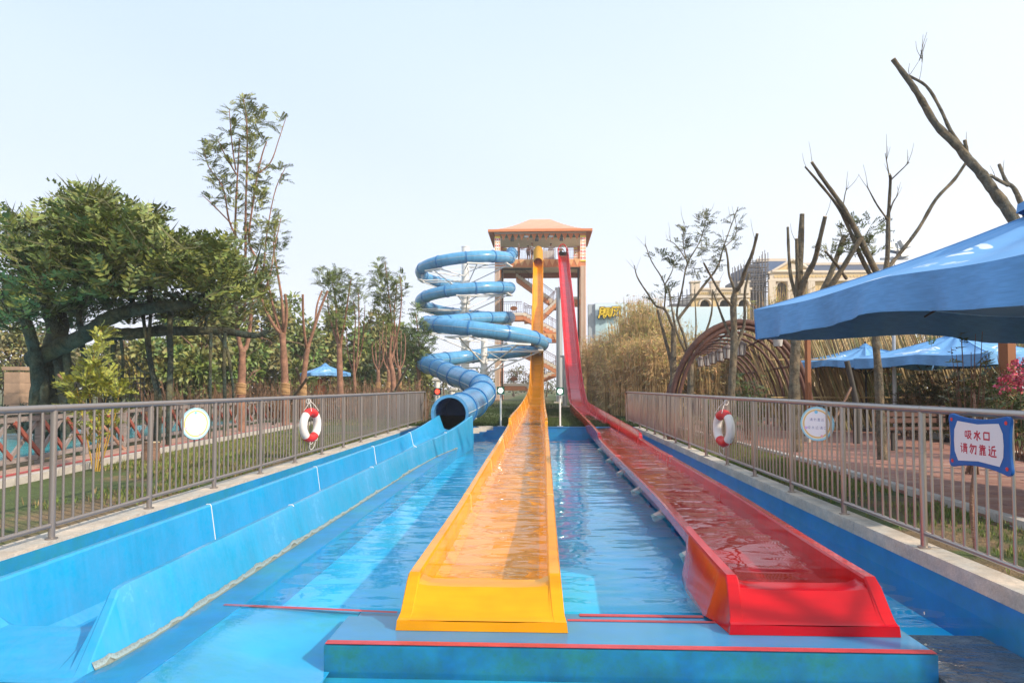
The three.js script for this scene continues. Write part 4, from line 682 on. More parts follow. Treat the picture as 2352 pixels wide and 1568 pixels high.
grassPatch('grass', 'green grass strip between the right railing and the paving', 18000, () => [rr(3.3, 4.45), rr(3, 26)], .07, GT);
grassPatch('grass', 'mown lawn behind the pool at the foot of the slides', 26000, () => [rr(-4.5, 4.5), 22.7 + 40 * rnd() * rnd()], .11, [[.05, .09, .02], [.06, .11, .025], [.045, .075, .02]]);

// ---------------------------------------------------------------- umbrellas
const logoTex = canvasTex(512, 512, (c, w, h) => {
  c.fillStyle = 'rgb(104,160,213)'; c.fillRect(0, 0, w, h); for (let k = 0; k < 900; k++) { c.fillStyle = k % 2 ? 'rgba(60,120,185,.10)' : 'rgba(140,190,230,.08)'; c.fillRect((k * 97) % 512, (k * 53) % 512, 60, 1); }
  c.save(); c.translate(-20, 62); c.strokeStyle = '#d3e0ec'; c.lineCap = 'round'; c.lineWidth = 15; c.beginPath(); c.arc(262, 262, 38, .6, 5.9); c.stroke(); c.lineWidth = 9; c.beginPath(); c.arc(266, 262, 16, 1.2, 6.4); c.stroke(); c.lineWidth = 12; c.beginPath(); c.moveTo(228, 280); c.quadraticCurveTo(190, 330, 160, 340); c.stroke(); c.beginPath(); c.moveTo(238, 300); c.quadraticCurveTo(210, 335, 195, 340); c.stroke();
  c.strokeStyle = '#c3d6e8'; ['shui', 'kou', 'jin', 'wu'].forEach((n, k) => strokes(c, n, 192 + k * 38, 352, 32, 4)); c.restore();
});
const crease = grey(512, noiseField(512, [[[9, 2], .8], [[23, 4], .5], [5, .3]], 91), 0, 1, 1);
M.panel = new THREE.MeshPhysicalMaterial({ map: logoTex, roughness: .7, sheen: .3, side: THREE.DoubleSide, bumpMap: crease, bumpScale: .05 });
M.valance = withMap(new THREE.MeshPhysicalMaterial({ roughness: .75, side: THREE.DoubleSide, bumpMap: grey(512, N2, 0, 1, .5), bumpScale: .015 }), M.canvas.map);
function umbrella(label, c, half, rot, hb, ht, apex, vent, detail = 10) {
  const o = thing('parasol', label, 'parasol', v3(c.x, 0, c.z), 'blue parasols'); o.rotation.y = rot;
  const corner = (k) => v3(Math.cos(k * Math.PI / 2 + Math.PI / 4), 0, Math.sin(k * Math.PI / 2 + Math.PI / 4)).multiplyScalar(half * Math.SQRT2);
  for (let k = 0; k < 4; k++) {
    const A = corner(k), B = corner(k + 1), n = detail, pg = new MB(), vg = new MB(), N = n * 2;
    const edge = (t) => { const p = A.clone().lerp(B, t), m = 1 - Math.abs(t - .5) * 2; p.y = ht + .02 * half * Math.pow(m, 2) - .012 * half * Math.sin(Math.PI * 2 * t) ** 2; return p; };
    const surf = (t, s) => { const e = edge(t), p = e.clone().lerp(v3(0, apex, 0), s); p.y -= .05 * half * Math.sin(Math.PI * s) * (.6 + .4 * Math.sin(Math.PI * 4 * t) ** 2); return p; };
    for (let j = 0; j <= n; j++) for (let i = 0; i <= N; i++) { const p = surf(i / N, j / n), e = .01, u = surf(i / N + e, j / n).sub(surf(i / N - e, j / n)), w = surf(i / N, j / n + e).sub(surf(i / N, j / n - e)), nn = u.cross(w).normalize(); if (nn.y < 0) nn.negate(); pg.v(p.x, p.y, p.z, nn.x, nn.y, nn.z, 1 - lerp(i / N, .5, j / n), j / n); }
    for (let j = 0; j < n; j++) for (let i = 0; i < N; i++) { const a = j * (N + 1) + i; pg.i.push(a, a + 1, a + N + 2, a, a + N + 2, a + N + 1); }
    pg.put('canopy_panel', M.panel, o);
    const out = A.clone().add(B).setY(0).normalize(), drop = ht - hb, V = (t, s) => { const p = edge(t); p.y -= s * (drop + .012 * half * Math.sin(Math.PI * 2 * t + k)); p.addScaledVector(out, (.025 * half * Math.sin(t * 23 + k * 2) + .012 * half * Math.sin(t * 61) + .012) * s + .001); return p; };
    for (let j = 0; j <= 3; j++) for (let i = 0; i <= 40; i++) { const p = V(i / 40, j / 3), u = V(i / 40 + .01, j / 3).sub(V(i / 40 - .01, j / 3)), w = V(i / 40, j / 3 + .05).sub(V(i / 40, j / 3 - .05)), nn = u.cross(w).normalize(); if (nn.dot(out) < 0) nn.negate(); vg.v(p.x, p.y, p.z, nn.x, nn.y, nn.z, i / 40 * half * 2, j * .1); }
    for (let j = 0; j < 3; j++) for (let i = 0; i < 40; i++) { const a = j * 41 + i; vg.i.push(a, a + 1, a + 42, a, a + 42, a + 41); }
    vg.put('valance', M.valance, o);
    const rb = new MB(); for (const q of [A, A.clone().lerp(B, .5)]) { const top = v3(0, apex - .16 - .05 * half, 0), e = q.clone().multiplyScalar(.95); e.y = ht - .06; rb.rod(top, e, .018, .014, 6); rb.rod(v3(0, apex - .85, 0), top.clone().lerp(e, .5), .013, .013, 6); } rb.put('rib', M.dark, o);
  }
  const vt = new MB(); for (let k = 0; k < 8; k++) { const a0 = k * Math.PI / 4, a1 = a0 + Math.PI / 4, r = vent, P = (a, rr2, y) => v3(Math.cos(a) * rr2, y, Math.sin(a) * rr2); vt.tri(P(a0, r, apex - .06), v3(0, apex + .22 * Math.min(1, r * 2), 0), P(a1, r, apex - .06)); vt.quad(P(a0, r, apex - .06), P(a1, r, apex - .06), P(a1, r * 1.02, apex - .16), P(a0, r * 1.02, apex - .16)); } vt.put('vent_cap', M.valance, o);
  const sm = new MB(); for (let k = 0; k < 4; k++) { const e = corner(k); e.y = ht; sm.limb([0, .2, .4, .6, .8, 1].map((q) => e.clone().lerp(v3(0, apex, 0), q).add(v3(0, -.03 * half * Math.sin(Math.PI * q), 0))), .008 * Math.min(1.4, half), .008 * Math.min(1.4, half), 5, 2); } sm.put('canopy_seam', M.valance, o);
  new MB().rod(v3(0, 0, 0), v3(0, apex + .12, 0), .032, .028, 12).put('pole', M.dark, o); new MB().rod(v3(0, -.02, 0), v3(0, .1, 0), .34, .3, 20).put('base', M.dark, o);
  return o;
}
umbrella('large blue parasol close to the camera reaching over the right railing', v3(6.0, 0, -7.64), 2.57, .207, 1.99, 2.37, 3.45, .66, 14);
umbrella('small blue parasol behind the tree trunk, left of the far pair on the right', at(1990, 889, 20.5), 1.42, .35, 1.86, 2.06, 2.52, .2);
umbrella('blue parasol right of the far pair, behind the flowering shrubs', at(2203, 889, 17), 1.62, .5, 1.78, 2.02, 2.62, .25);
umbrella('blue parasol partly cut by the right edge of the view', at(2440, 889, 20), 1.5, .2, 1.85, 2.08, 2.6, .2);
umbrella('small blue parasol among the trees on the left', at(746, 889, 34), 1.0, .6, 1.85, 2.0, 2.45, .2);
umbrella('distant dark blue parasol behind the yellow slide', at(1226, 889, 62), 1.3, .3, 5.3, 5.6, 6.4, .2);

// ---------------------------------------------------------------- trees
// limbs are measured in the photograph grid at the tree's own distance and given their own drift in depth
function px2w(pts, Z, drift = 0) { const n = pts.length; return pts.map(([x, y], k) => at(x, y, Z + drift * (k / Math.max(1, n - 1)))); }
function tree(name, label, group, Z, mat, limbs, crown, wraps) {
  const o = thing(name, label, 'tree', null, group), s = Z / F; let tr = null;
  limbs.forEach(([pts, w0, w1, d], k) => {
    const q = px2w(pts, Z, d ?? (k ? rr(-.9, .9) : 0)); if (k === 0) { const b = q[0].clone(); b.y = -.06; b.x += .03; q.unshift(b); }
    const b = new MB(); b.limb(q, w0 / 2 * s * (k ? 1 : 1.12), w1 / 2 * s, 8, 4); b.put(k ? 'limb' : 'trunk', mat, o);
    if (w1 > 4) { const e = q[q.length - 1], t = e.clone().sub(q[q.length - 2]).normalize(), c = new MB(); c.rod(e, e.clone().addScaledVector(t, .006), w1 / 2 * s * .93, w1 / 2 * s * .9, 10); c.put('cut_end', M.cutWood, o); }
  });
  if (group === pollards) { const tw = new MB(); limbs.forEach(([pts, , w1], k) => { if (!k && limbs.length > 1) return; const q = px2w(pts, Z), e = q[q.length - 1], f = q[q.length - 2], d = e.clone().sub(f).normalize(); for (let j = 0; j < (w1 < 4 ? 3 : 1); j++) { const p = f.clone().lerp(e, rr(.35, 1)), g = d.clone().add(v3(rr(-.8, .8), rr(-.1, .7), rr(-.8, .8))).normalize(), L = rr(.15, .5) * Math.min(1, Z / 14); tw.limb([p, p.clone().addScaledVector(g, L * .6).add(v3(0, .02, 0)), p.clone().addScaledVector(g, L).add(v3(rr(-.04, .04), .08, 0))], .006, .0025, 4, 3); } }); tw.put('twigs', mat, o); }
  if (crown) { const b = new MB(true); crown(b, s); b.put('crown', M.leafV, o); }
  if (wraps) for (const [x, y0, y1, w] of wraps) { const c = new MB(); const n = Math.max(4, Math.round((y1 - y0) * s / .035)); for (let k = 0; k < n; k++) { const p = at(x, lerp(y0, y1, (k + .5) / n), Z), r = [], R0 = w / 2 * s * rr(1.02, 1.12); for (let j = 0; j <= 14; j++) { const a = j / 14 * 2 * Math.PI; r.push(v3(p.x + Math.cos(a) * R0, p.y + .012 * Math.sin(a + k), p.z + Math.sin(a) * R0)); } c.tube(r, .016, 5, false); } c.put('rope_wrap', M.rope, o); }
  return o;
}
// loose twigs with leaflets filling an ellipse of the crown
const fill = (b, Z, list, tint, fl, nl, leaf, depth = 1) => { for (const [x, y, rx, ry, n] of list) for (let k = 0; k < n * (Z < 40 && Z > 12 ? 1.3 : 1); k++) { let a, c; do { a = rr(-1, 1); c = rr(-1, 1); } while (a * a + c * c > 1); const p = at(x + a * rx, y + c * ry, Z + rr(-1, 1) * depth), d = v3(a * .8 + rr(-.7, .7), .45 + rr(-.5, .6), rr(-1, 1)).normalize(); b.frond(p, d, fl * rr(.6, 1.2), nl, leaf, tint); } };
const TG = [.13, .185, .04], DG = [.065, .105, .025], YG = [.29, .33, .055];
const leftTrees = 'slim pruned trees along the left path', pollards = 'bare pruned trees on the right';
tree('tall_tree', 'tall slender leafy tree with pinkish limbs above the left railing', leftTrees, 20, M.barkPink, [
  [[[553, 912], [555, 860], [556, 806]], 19, 17], [[[556, 808], [549, 785], [543, 735], [542, 655], [540, 593], [540, 508], [545, 400], [550, 317]], 12, 3], [[[556, 808], [566, 795], [575, 735], [577, 676]], 12, 7], [[[558, 740], [564, 687], [580, 640], [591, 601], [572, 561], [580, 470], [591, 400], [604, 347], [612, 325]], 8, 2.5],
  [[[560, 690], [563, 600], [564, 468], [567, 360], [566, 280], [559, 226]], 7, 2], [[[540, 540], [526, 508], [510, 427], [478, 382], [467, 340]], 5, 1.6], [[[542, 400], [516, 355], [500, 322]], 4, 1.5], [[[541, 390], [534, 344], [529, 293], [526, 250]], 4, 1.5], [[[532, 515], [491, 473], [465, 449]], 4, 1.4], [[[591, 400], [620, 374], [640, 320], [657, 268]], 4, 1.4], [[[575, 700], [590, 690], [604, 620], [612, 540], [634, 430], [655, 385]], 5, 1.6], [[[577, 690], [610, 660], [632, 560], [645, 500]], 5, 1.6]],
  (b) => fill(b, 20, [[570, 690, 26, 36, 26], [600, 700, 24, 30, 20], [563, 245, 12, 26, 20], [585, 275, 20, 30, 27], [565, 320, 12, 40, 27], [592, 330, 20, 26, 20], [640, 290, 10, 26, 9], [528, 280, 10, 40, 17], [498, 335, 10, 26, 16], [478, 370, 14, 30, 17], [470, 350, 7, 26, 11], [500, 410, 15, 26, 17], [520, 430, 15, 30, 19], [530, 350, 12, 30, 17], [575, 400, 18, 40, 32], [600, 420, 15, 40, 19], [640, 400, 12, 26, 12], [590, 470, 18, 50, 35], [540, 470, 15, 30, 14], [485, 460, 15, 14, 11], [560, 540, 18, 40, 28], [600, 560, 23, 50, 40], [625, 520, 10, 40, 14], [585, 630, 28, 36, 35], [615, 650, 15, 50, 24]], [.19, .225, .055], .36, 7, .085, .8),
  [[553, 880, 906, 20]]);
tree('pruned_tree', 'four limbed pruned tree right of the tall leafy tree', leftTrees, 22, M.barkPink, [[[[655, 912], [653, 850], [648, 765]], 17, 16], [[[647, 768], [632, 752], [605, 700], [593, 655]], 9, 5], [[[647, 765], [640, 749], [626, 700], [616, 655], [605, 600]], 9, 3], [[[650, 765], [651, 740], [646, 682], [637, 627], [628, 560], [640, 490]], 9, 2.5], [[[652, 768], [656, 745], [658, 706], [654, 675]], 8, 6]],
  (b) => fill(b, 22, [[620, 600, 24, 50, 50], [640, 540, 16, 40, 26], [605, 650, 20, 30, 26]], TG, .34, 6, .08, .9), [[655, 880, 906, 19]]);
tree('pruned_tree', 'forked pruned tree leaning right with one rope wrap, above the left lifebuoy', leftTrees, 23, M.barkPink, [[[[695, 912], [698, 860], [706, 800]], 14, 12], [[[705, 803], [717, 767], [733, 715], [752, 668]], 9, 5], [[[714, 776], [722, 750], [728, 700], [739, 668]], 6, 4], [[[704, 800], [701, 782], [696, 730], [695, 676]], 7, 5]], null, [[695, 884, 908, 16]]);
tree('pruned_tree', 'slender tree with loose foliage, fifth from the left', leftTrees, 27, M.barkPink, [[[[782, 908], [780, 850], [779, 791]], 15, 13], [[[778, 795], [768, 765], [755, 720], [752, 682]], 7, 2.5], [[[779, 795], [772, 740], [771, 690], [760, 640]], 6, 2], [[[781, 795], [790, 745], [797, 700], [806, 640]], 7, 2]], (b) => fill(b, 27, [[745, 640, 20, 22, 34], [762, 665, 24, 36, 60], [775, 640, 16, 24, 34], [790, 690, 24, 40, 60], [770, 720, 26, 36, 50], [812, 650, 14, 24, 24], [800, 745, 18, 30, 26]], TG, .38, 6, .09, 1));
tree('pruned_tree', 'young tree with several upright bare stems left of the spiral', leftTrees, 30, M.barkPink, [[[[815, 908], [814, 870], [813, 855]], 8, 7], [[[813, 858], [800, 820], [795, 760]], 4, 2], [[[813, 858], [812, 800], [816, 740], [812, 690]], 5, 2], [[[814, 856], [822, 800], [824, 706], [822, 660]], 5, 2], [[[815, 858], [832, 790], [838, 700]], 4, 1.5]], (b) => fill(b, 30, [[815, 700, 22, 36, 40], [835, 670, 16, 30, 24]], TG, .36, 5, .085, .8));
tree('pruned_tree', 'leafy upright tree nearest to the blue spiral loops', leftTrees, 28, M.barkPink, [[[[904, 908], [902, 860], [894, 822]], 13, 10], [[[895, 825], [897, 790], [901, 761], [895, 700], [884, 600]], 7, 2], [[[897, 828], [908, 790], [905, 720], [912, 650]], 6, 2], [[[905, 800], [916, 750], [922, 680], [918, 630]], 4, 1.5]], (b) => fill(b, 28, [[872, 640, 16, 26, 40], [885, 670, 22, 40, 80], [878, 715, 20, 36, 50], [900, 690, 16, 50, 50], [922, 660, 12, 36, 30], [872, 610, 8, 18, 12], [895, 745, 20, 26, 30]], TG, .38, 6, .09, .9));
for (const [x, top, l] of [[868, 770, 'short bare pollard with twiggy head, first of three before the spiral'], [892, 745, 'short bare pollard with twiggy head, second of three before the spiral'], [917, 765, 'short bare pollard with twiggy head, third of three before the spiral']]) tree('pollard', l, leftTrees, 33, M.barkPink, [[[[x, 912], [x + 1, 870], [x, 850]], 9, 8], ...[-1, -.4, .3, 1].map((k) => [[[x, 852], [x + k * 10, 830], [x + k * 14, 790], [x + k * 12, top + rr(-10, 20)]], 4, 1.8])], (b) => fill(b, 33, [[x, top + 10, 16, 20, 12]], TG, .3, 4, .08, .6), [[x, 878, 892, 10]]);
tree('bushy_tree', 'dense bushy green tree touching the lower tube bend', leftTrees, 42, M.barkPink, [[[[960, 905], [963, 870], [958, 836]], 10, 8], [[[958, 838], [945, 800], [930, 770]], 5, 2], [[[958, 838], [962, 790], [955, 720]], 5, 2]], (b) => { fill(b, 42, [[945, 800, 34, 40, 150], [925, 790, 24, 34, 90], [970, 790, 26, 36, 100], [958, 755, 20, 26, 60], [955, 715, 10, 14, 16], [935, 830, 20, 20, 50]], [.08, .14, .03], .5, 5, .16, 1.4); });
for (const [x0, y0, x1, y1, Z, l] of [[706, 868, 660, 930, 22, 'grey prop pole leaning towards the left lifebuoy'], [938, 838, 903, 905, 27, 'grey prop pole leaning against the upright tree near the spiral'], [680, 845, 700, 905, 23, 'dark prop pole behind the forked pruned tree']]) { const a = at(x0, y0, Z), b = at(x1, y1, Z + .8), k = (a.y + .03) / (a.y - b.y); single('prop_pole', new MB().rod(a, a.clone().lerp(b, k), .045, .055, 8).build(), M.barkGrey, l, 'prop', 'tree props'); }

// background trees left of the spiral and behind the tower
function mass(name, label, group, px, top, bottom, w, Z, tint, n, leaf, mat = M.bark) {
  const s = Z / F, o = thing(name, label, 'tree', null, group), base = at(px, 900, Z); base.y = -.05; const tp2 = at(px, lerp(top, bottom, .35), Z);
  const b = new MB(); b.limb([base, base.clone().lerp(tp2, .5).add(v3(rr(-.2, .2), 0, 0)), tp2], .14, .05, 7, 3); b.put('trunk', mat, o);
  const lb = new MB(); for (let k = 0; k < 6; k++) { const a = base.clone().lerp(tp2, rr(.45, .9)); lb.limb([a, a.clone().add(v3(rr(-1, 1) * w * s * .3, rr(.4, 1.2), rr(-.6, .6))), a.clone().add(v3(rr(-1, 1) * w * s * .42, rr(1, 2), rr(-1, 1)))], .05, .015, 5, 3); } lb.put('limbs', mat, o);
  const c = new MB(true), H = (bottom - top) * s, mid = at(px, (top + bottom) / 2, Z);
  for (let k = 0; k < 16; k++) { const a = rr(0, 6.28), q = Math.sqrt(rnd()), y = rr(-.92, .92), e = Math.sqrt(Math.max(.08, 1 - y * y * .85)); const p = v3(mid.x + Math.cos(a) * q * w * s * .42 * e, mid.y + y * H * .42, mid.z + Math.sin(a) * q * w * s * .4 * e); c.spray(p, v3(w * s * rr(.15, .24), H * rr(.1, .17), w * s * .2), Math.round(n / 16), leaf, leaf * .55, tint.map((t) => t * rr(.85, 1.18)), .25); }
  c.put('crown', M.leafV, o);
}
const bt = 'trees in the belt behind the left pool';
[[395, 690, 110, 32], [455, 700, 110, 34], [520, 640, 120, 38], [600, 660, 120, 42], [660, 668, 120, 46], [730, 690, 110, 48], [790, 705, 110, 50], [850, 705, 110, 52], [905, 735, 100, 55], [960, 800, 80, 60], [690, 760, 120, 40], [820, 790, 110, 44], [560, 770, 120, 36], [440, 790, 110, 30], [340, 780, 120, 30]].sort((p, q) => p[0] - q[0]).forEach(([x, top, w, Z], k) => mass('belt_tree', ['dense green tree in the background belt on the left', ''][0] + ', number ' + ['one', 'two', 'three', 'four', 'five', 'six', 'seven', 'eight', 'nine', 'ten', 'eleven', 'twelve', 'thirteen', 'fourteen', 'fifteen'][k] + ' counted from the banyan', bt, x, top, 925, w, Z, k % 3 ? [.17, .225, .065] : [.20, .22, .08], 2600, .26 + Z * .003));
[[20, 738, 140, 30], [90, 735, 130, 33], [165, 770, 110, 34], [235, 775, 110, 33], [300, 778, 110, 32]].forEach(([x, top, w, Z], k) => mass('hedge_tree', 'pale dusty green tree behind the iron fence, ' + ['at the left edge', 'second from the left edge', 'third from the left edge', 'fourth from the left edge', 'fifth from the left edge'][k], bt, x, top, 915, w, Z, [.19, .21, .09], 2600, .22));
[[1020, 815, 70, 85], [1065, 820, 60, 90], [1115, 835, 60, 92], [1180, 835, 60, 95], [1215, 845, 50, 95], [1255, 835, 60, 96], [1310, 850, 50, 90]].forEach(([x, top, w, Z], k) => mass('distant_tree', 'distant thin tree beyond the tower, ' + ['first', 'second', 'third', 'fourth', 'fifth', 'sixth', 'seventh'][k] + ' from the left', 'trees beyond the tower', x, top, 905, w, Z, [.12, .13, .05], 420, .35));
// dry undergrowth on the left: twiggy brush
{ const b = new MB(true); for (let k = 0; k < 2600; k++) { const Z = rr(24, 40), px = rr(330, 985), p = at(px, 900, Z); p.y = 0; const h = rr(.4, 2.0) * (Z < 28 ? .7 : 1), d = v3(rr(-.35, .35), 1, rr(-.3, .3)).normalize(), g = rr(.6, 1.3); b.col = [.24 * g, .14 * g, .085 * g]; b.leaf(p, d, v3(d.y, -d.x, 0).normalize(), h, .03); if (k % 2) { const q = p.clone().addScaledVector(d, h * .5); b.leaf(q, v3(rr(-1, 1), .8, rr(-1, 1)).normalize(), v3(1, 0, 0), h * .4, .02); } }
  for (let k = 0; k < 180; k++) { const Z = rr(24, 40), p = at(rr(330, 985), 900, Z); p.y = rr(.2, 1.2); b.spray(p, v3(.5, .5, .5), 22, .13, .06, k % 3 ? [.12, .12, .04] : [.2, .12, .06]); }
  const m = b.put(numbered('undergrowth'), M.leafV, scene); m.userData.kind = 'stuff'; tag(m, 'dry reddish twigs and weeds under the left trees', 'undergrowth'); }

// ---- the banyan with big leaves and hanging roots
{
  const Z = 16.5, o = thing('banyan_tree', 'huge dark banyan with hanging roots and broad glossy leaves on the left', 'tree'), s = Z / F;
  const L = (pts, w0, w1, d = 0, name = 'limb') => { const b = new MB(); b.limb(px2w(pts, Z, d), w0 / 2 * s, w1 / 2 * s, 10, 5); b.put(name, M.moss, o); };
  L([[118, 1000], [112, 930], [120, 860], [128, 800], [130, 740], [100, 680], [80, 620]], 70, 40, 1, 'trunk'); L([[70, 990], [85, 900], [80, 820], [66, 762], [40, 703], [0, 675], [-40, 660]], 34, 16, -1); L([[120, 690], [80, 640], [40, 600], [20, 560]], 34, 20, 2);
  L([[74, 827], [140, 795], [188, 773], [242, 735], [296, 714], [344, 708], [395, 703], [432, 698], [470, 680], [510, 655]], 42, 13, -1.5); L([[235, 775], [256, 768], [296, 767], [363, 760], [430, 760], [510, 760], [577, 770], [600, 768], [617, 758]], 36, 9, .5);
  L([[343, 705], [345, 640], [350, 600], [330, 540]], 13, 7, .5); L([[190, 770], [180, 720], [195, 660], [230, 600]], 16, 8, 1); L([[296, 714], [310, 660], [290, 600], [260, 540]], 12, 6, 1); L([[345, 650], [330, 640], [300, 620]], 7, 4); L([[430, 700], [440, 640], [420, 580]], 10, 6, 1); L([[510, 655], [525, 630], [530, 590]], 8, 5); L([[470, 755], [474, 730], [482, 720]], 7, 5);
  const Rt = (pts, w0, w1, d = 0) => { const e = pts[pts.length - 1], b = new MB(), q = px2w(pts, Z, d), f = q[q.length - 1].clone(); f.y = -.1; q.push(f); b.limb(q, w0 / 2 * s, w1 / 2 * s, 8, 4); b.put('hanging_root', M.moss, o); };
  Rt([[391, 703], [389, 760], [391, 830], [388, 913]], 13, 12, -1.4); Rt([[327, 720], [338, 800], [346, 850], [358, 900]], 8, 10, -1); Rt([[345, 720], [342, 790], [350, 850], [366, 910]], 8, 9, -.8); Rt([[484, 765], [482, 860], [482, 910]], 8, 8); Rt([[516, 765], [514, 850], [516, 920]], 9, 9, .3); Rt([[502, 768], [520, 800], [532, 870], [535, 900]], 8, 5, .3); Rt([[262, 775], [258, 830], [262, 910]], 12, 10, .6); Rt([[276, 770], [282, 830], [276, 910]], 8, 7, .6); Rt([[245, 780], [240, 850], [244, 930]], 10, 12, .8); Rt([[150, 800], [158, 870], [166, 940]], 18, 14); Rt([[130, 830], [140, 900], [150, 960]], 16, 20, -.5); Rt([[188, 790], [200, 870], [206, 940]], 12, 10, .5); Rt([[100, 850], [100, 920], [90, 970]], 18, 22, -.6);
  L([[312, 836], [322, 850], [352, 856], [345, 835], [330, 820]], 6, 4, -1);
  const c = new MB(true);
  fill(c, Z - .6, [[60, 560, 60, 46, 73], [20, 525, 40, 26, 30], [190, 500, 60, 40, 93], [150, 540, 60, 40, 73], [240, 530, 60, 50, 93], [300, 545, 50, 45, 73], [330, 510, 30, 16, 15], [360, 600, 70, 50, 115], [420, 600, 60, 45, 83], [470, 600, 50, 40, 62], [520, 610, 26, 36, 23], [120, 610, 80, 50, 115], [210, 610, 80, 60, 136], [290, 630, 70, 50, 83], [60, 650, 60, 40, 37], [160, 670, 80, 30, 30], [90, 710, 60, 20, 10], [250, 665, 60, 26, 22], [400, 650, 70, 30, 40], [480, 650, 50, 40, 35], [520, 690, 36, 44, 18], [500, 640, 40, 40, 37], [20, 720, 30, 40, 27], [215, 465, 30, 16, 23], [185, 470, 20, 20, 15], [570, 640, 26, 60, 15], [320, 570, 60, 40, 62]], [.17, .22, .06], .66, 6, .18, 2.1);
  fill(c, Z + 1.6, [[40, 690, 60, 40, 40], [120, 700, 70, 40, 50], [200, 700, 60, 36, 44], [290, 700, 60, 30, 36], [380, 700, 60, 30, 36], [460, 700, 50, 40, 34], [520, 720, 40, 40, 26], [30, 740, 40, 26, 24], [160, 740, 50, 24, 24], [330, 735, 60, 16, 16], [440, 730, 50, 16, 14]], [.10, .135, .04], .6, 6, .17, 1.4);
  c.put('crown', M.leafBig = vcol(.42), o);
}
// off-frame bare tree on the right whose branches shade the near slide ends
tree('pruned_tree', 'bare pruned tree standing beyond the right edge of the view', pollards, 3, M.barkGrey, [[[[4950, 700], [4950, 300], [4900, -200]], 90, 60], [[[4900, -150], [4500, -700], [4200, -1200]], 40, 18], [[[4900, -150], [5000, -800], [5100, -1500]], 40, 15], [[[4900, -100], [5500, -700], [5900, -1200]], 36, 12], [[[4500, -700], [4300, -900], [3800, -1100]], 18, 8]]).position.set(0, 0, 1.3);

// ---------------------------------------------------------------- bare pruned trees on the right
tree('pruned_tree', 'bare pruned tree with two long leaning limbs behind the large parasol', pollards, 14, M.barkGrey, [[[[1825, 905], [1829, 770], [1836, 640], [1843, 492]], 27, 12],
  [[[1836, 700], [1850, 640], [1871, 600], [1881, 560], [1896, 497]], 15, 9], [[[1832, 690], [1818, 640], [1813, 593], [1810, 522]], 10, 6], [[[1836, 690], [1832, 620], [1830, 548]], 9, 7], [[[1840, 760], [1880, 690], [1907, 632], [1940, 543]], 16, 11], [[[1850, 740], [1900, 670], [1934, 619], [1980, 543]], 15, 10],
  [[[2060, 720], [2003, 603], [1960, 517], [1934, 471], [1891, 411], [1865, 372]], 16, 6], [[[2050, 715], [1986, 606], [1953, 530], [1927, 477], [1878, 415], [1850, 383]], 11, 4], [[[1945, 640], [1920, 605], [1896, 576]], 7, 5], [[[1935, 490], [1941, 450], [1945, 432]], 3, 1.5]],
  (b) => fill(b, 14.5, [[1960, 545, 30, 40, 22], [1990, 530, 36, 36, 22], [2000, 575, 30, 26, 14], [1925, 580, 40, 26, 16]], [.10, .13, .04], .28, 6, .07, .7));
tree('pruned_tree', 'slim tree trunk between the far parasols with forked bare twigs above', pollards, 12.5, M.barkGrey, [[[[2022, 935], [2018, 850], [2012, 760], [2030, 660], [2039, 590], [2041, 494]], 20, 9], [[[2041, 500], [2046, 411], [2044, 400]], 8, 5], [[[2045, 415], [2040, 385], [2034, 352]], 3.5, 1.5], [[[2045, 415], [2066, 395], [2089, 373]], 3.5, 1.5], [[[2040, 505], [2015, 470], [1993, 429]], 4.5, 2.5], [[[2042, 495], [2052, 465], [2062, 449]], 4, 2], [[[2036, 620], [2069, 580], [2112, 523], [2151, 457], [2194, 411], [2220, 373]], 9, 7]], null, [[2024, 1140, 1172, 23]]);
tree('pruned_tree', 'thick bare limb rising diagonally above the large parasol', pollards, 10.5, M.barkGrey, [[[[2450, 900], [2430, 760], [2400, 640], [2319, 487], [2283, 438], [2257, 401], [2224, 365], [2197, 332], [2151, 286], [2118, 230], [2095, 194], [2052, 136]], 28, 11], [[[2220, 350], [2184, 299], [2161, 250], [2128, 197], [2089, 174]], 9, 6], [[[2226, 368], [2221, 345], [2217, 322]], 9, 8], [[[2395, 620], [2346, 467], [2329, 431], [2313, 418], [2296, 378]], 13, 7], [[[2316, 425], [2295, 414], [2276, 402]], 8, 6], [[[2112, 186], [2117, 160], [2121, 122]], 1.2, .6], [[[2092, 170], [2105, 150], [2118, 130]], 1.2, .6]]);
tree('pruned_tree', 'bare Y shaped tree in front of the arched pergola', pollards, 16, M.barkGrey, [[[[1681, 900], [1687, 782], [1685, 694], [1690, 665]], 17, 13], [[[1690, 668], [1702, 653], [1713, 618], [1728, 583], [1740, 536]], 11, 6], [[[1688, 668], [1684, 656], [1675, 630], [1672, 595], [1667, 568]], 7, 4], [[[1684, 706], [1655, 671], [1631, 630], [1617, 604]], 6, 4], [[[1690, 800], [1702, 770], [1710, 744], [1712, 665], [1721, 630]], 9, 5], [[[1687, 785], [1667, 747], [1649, 700], [1637, 665]], 8, 3]]);
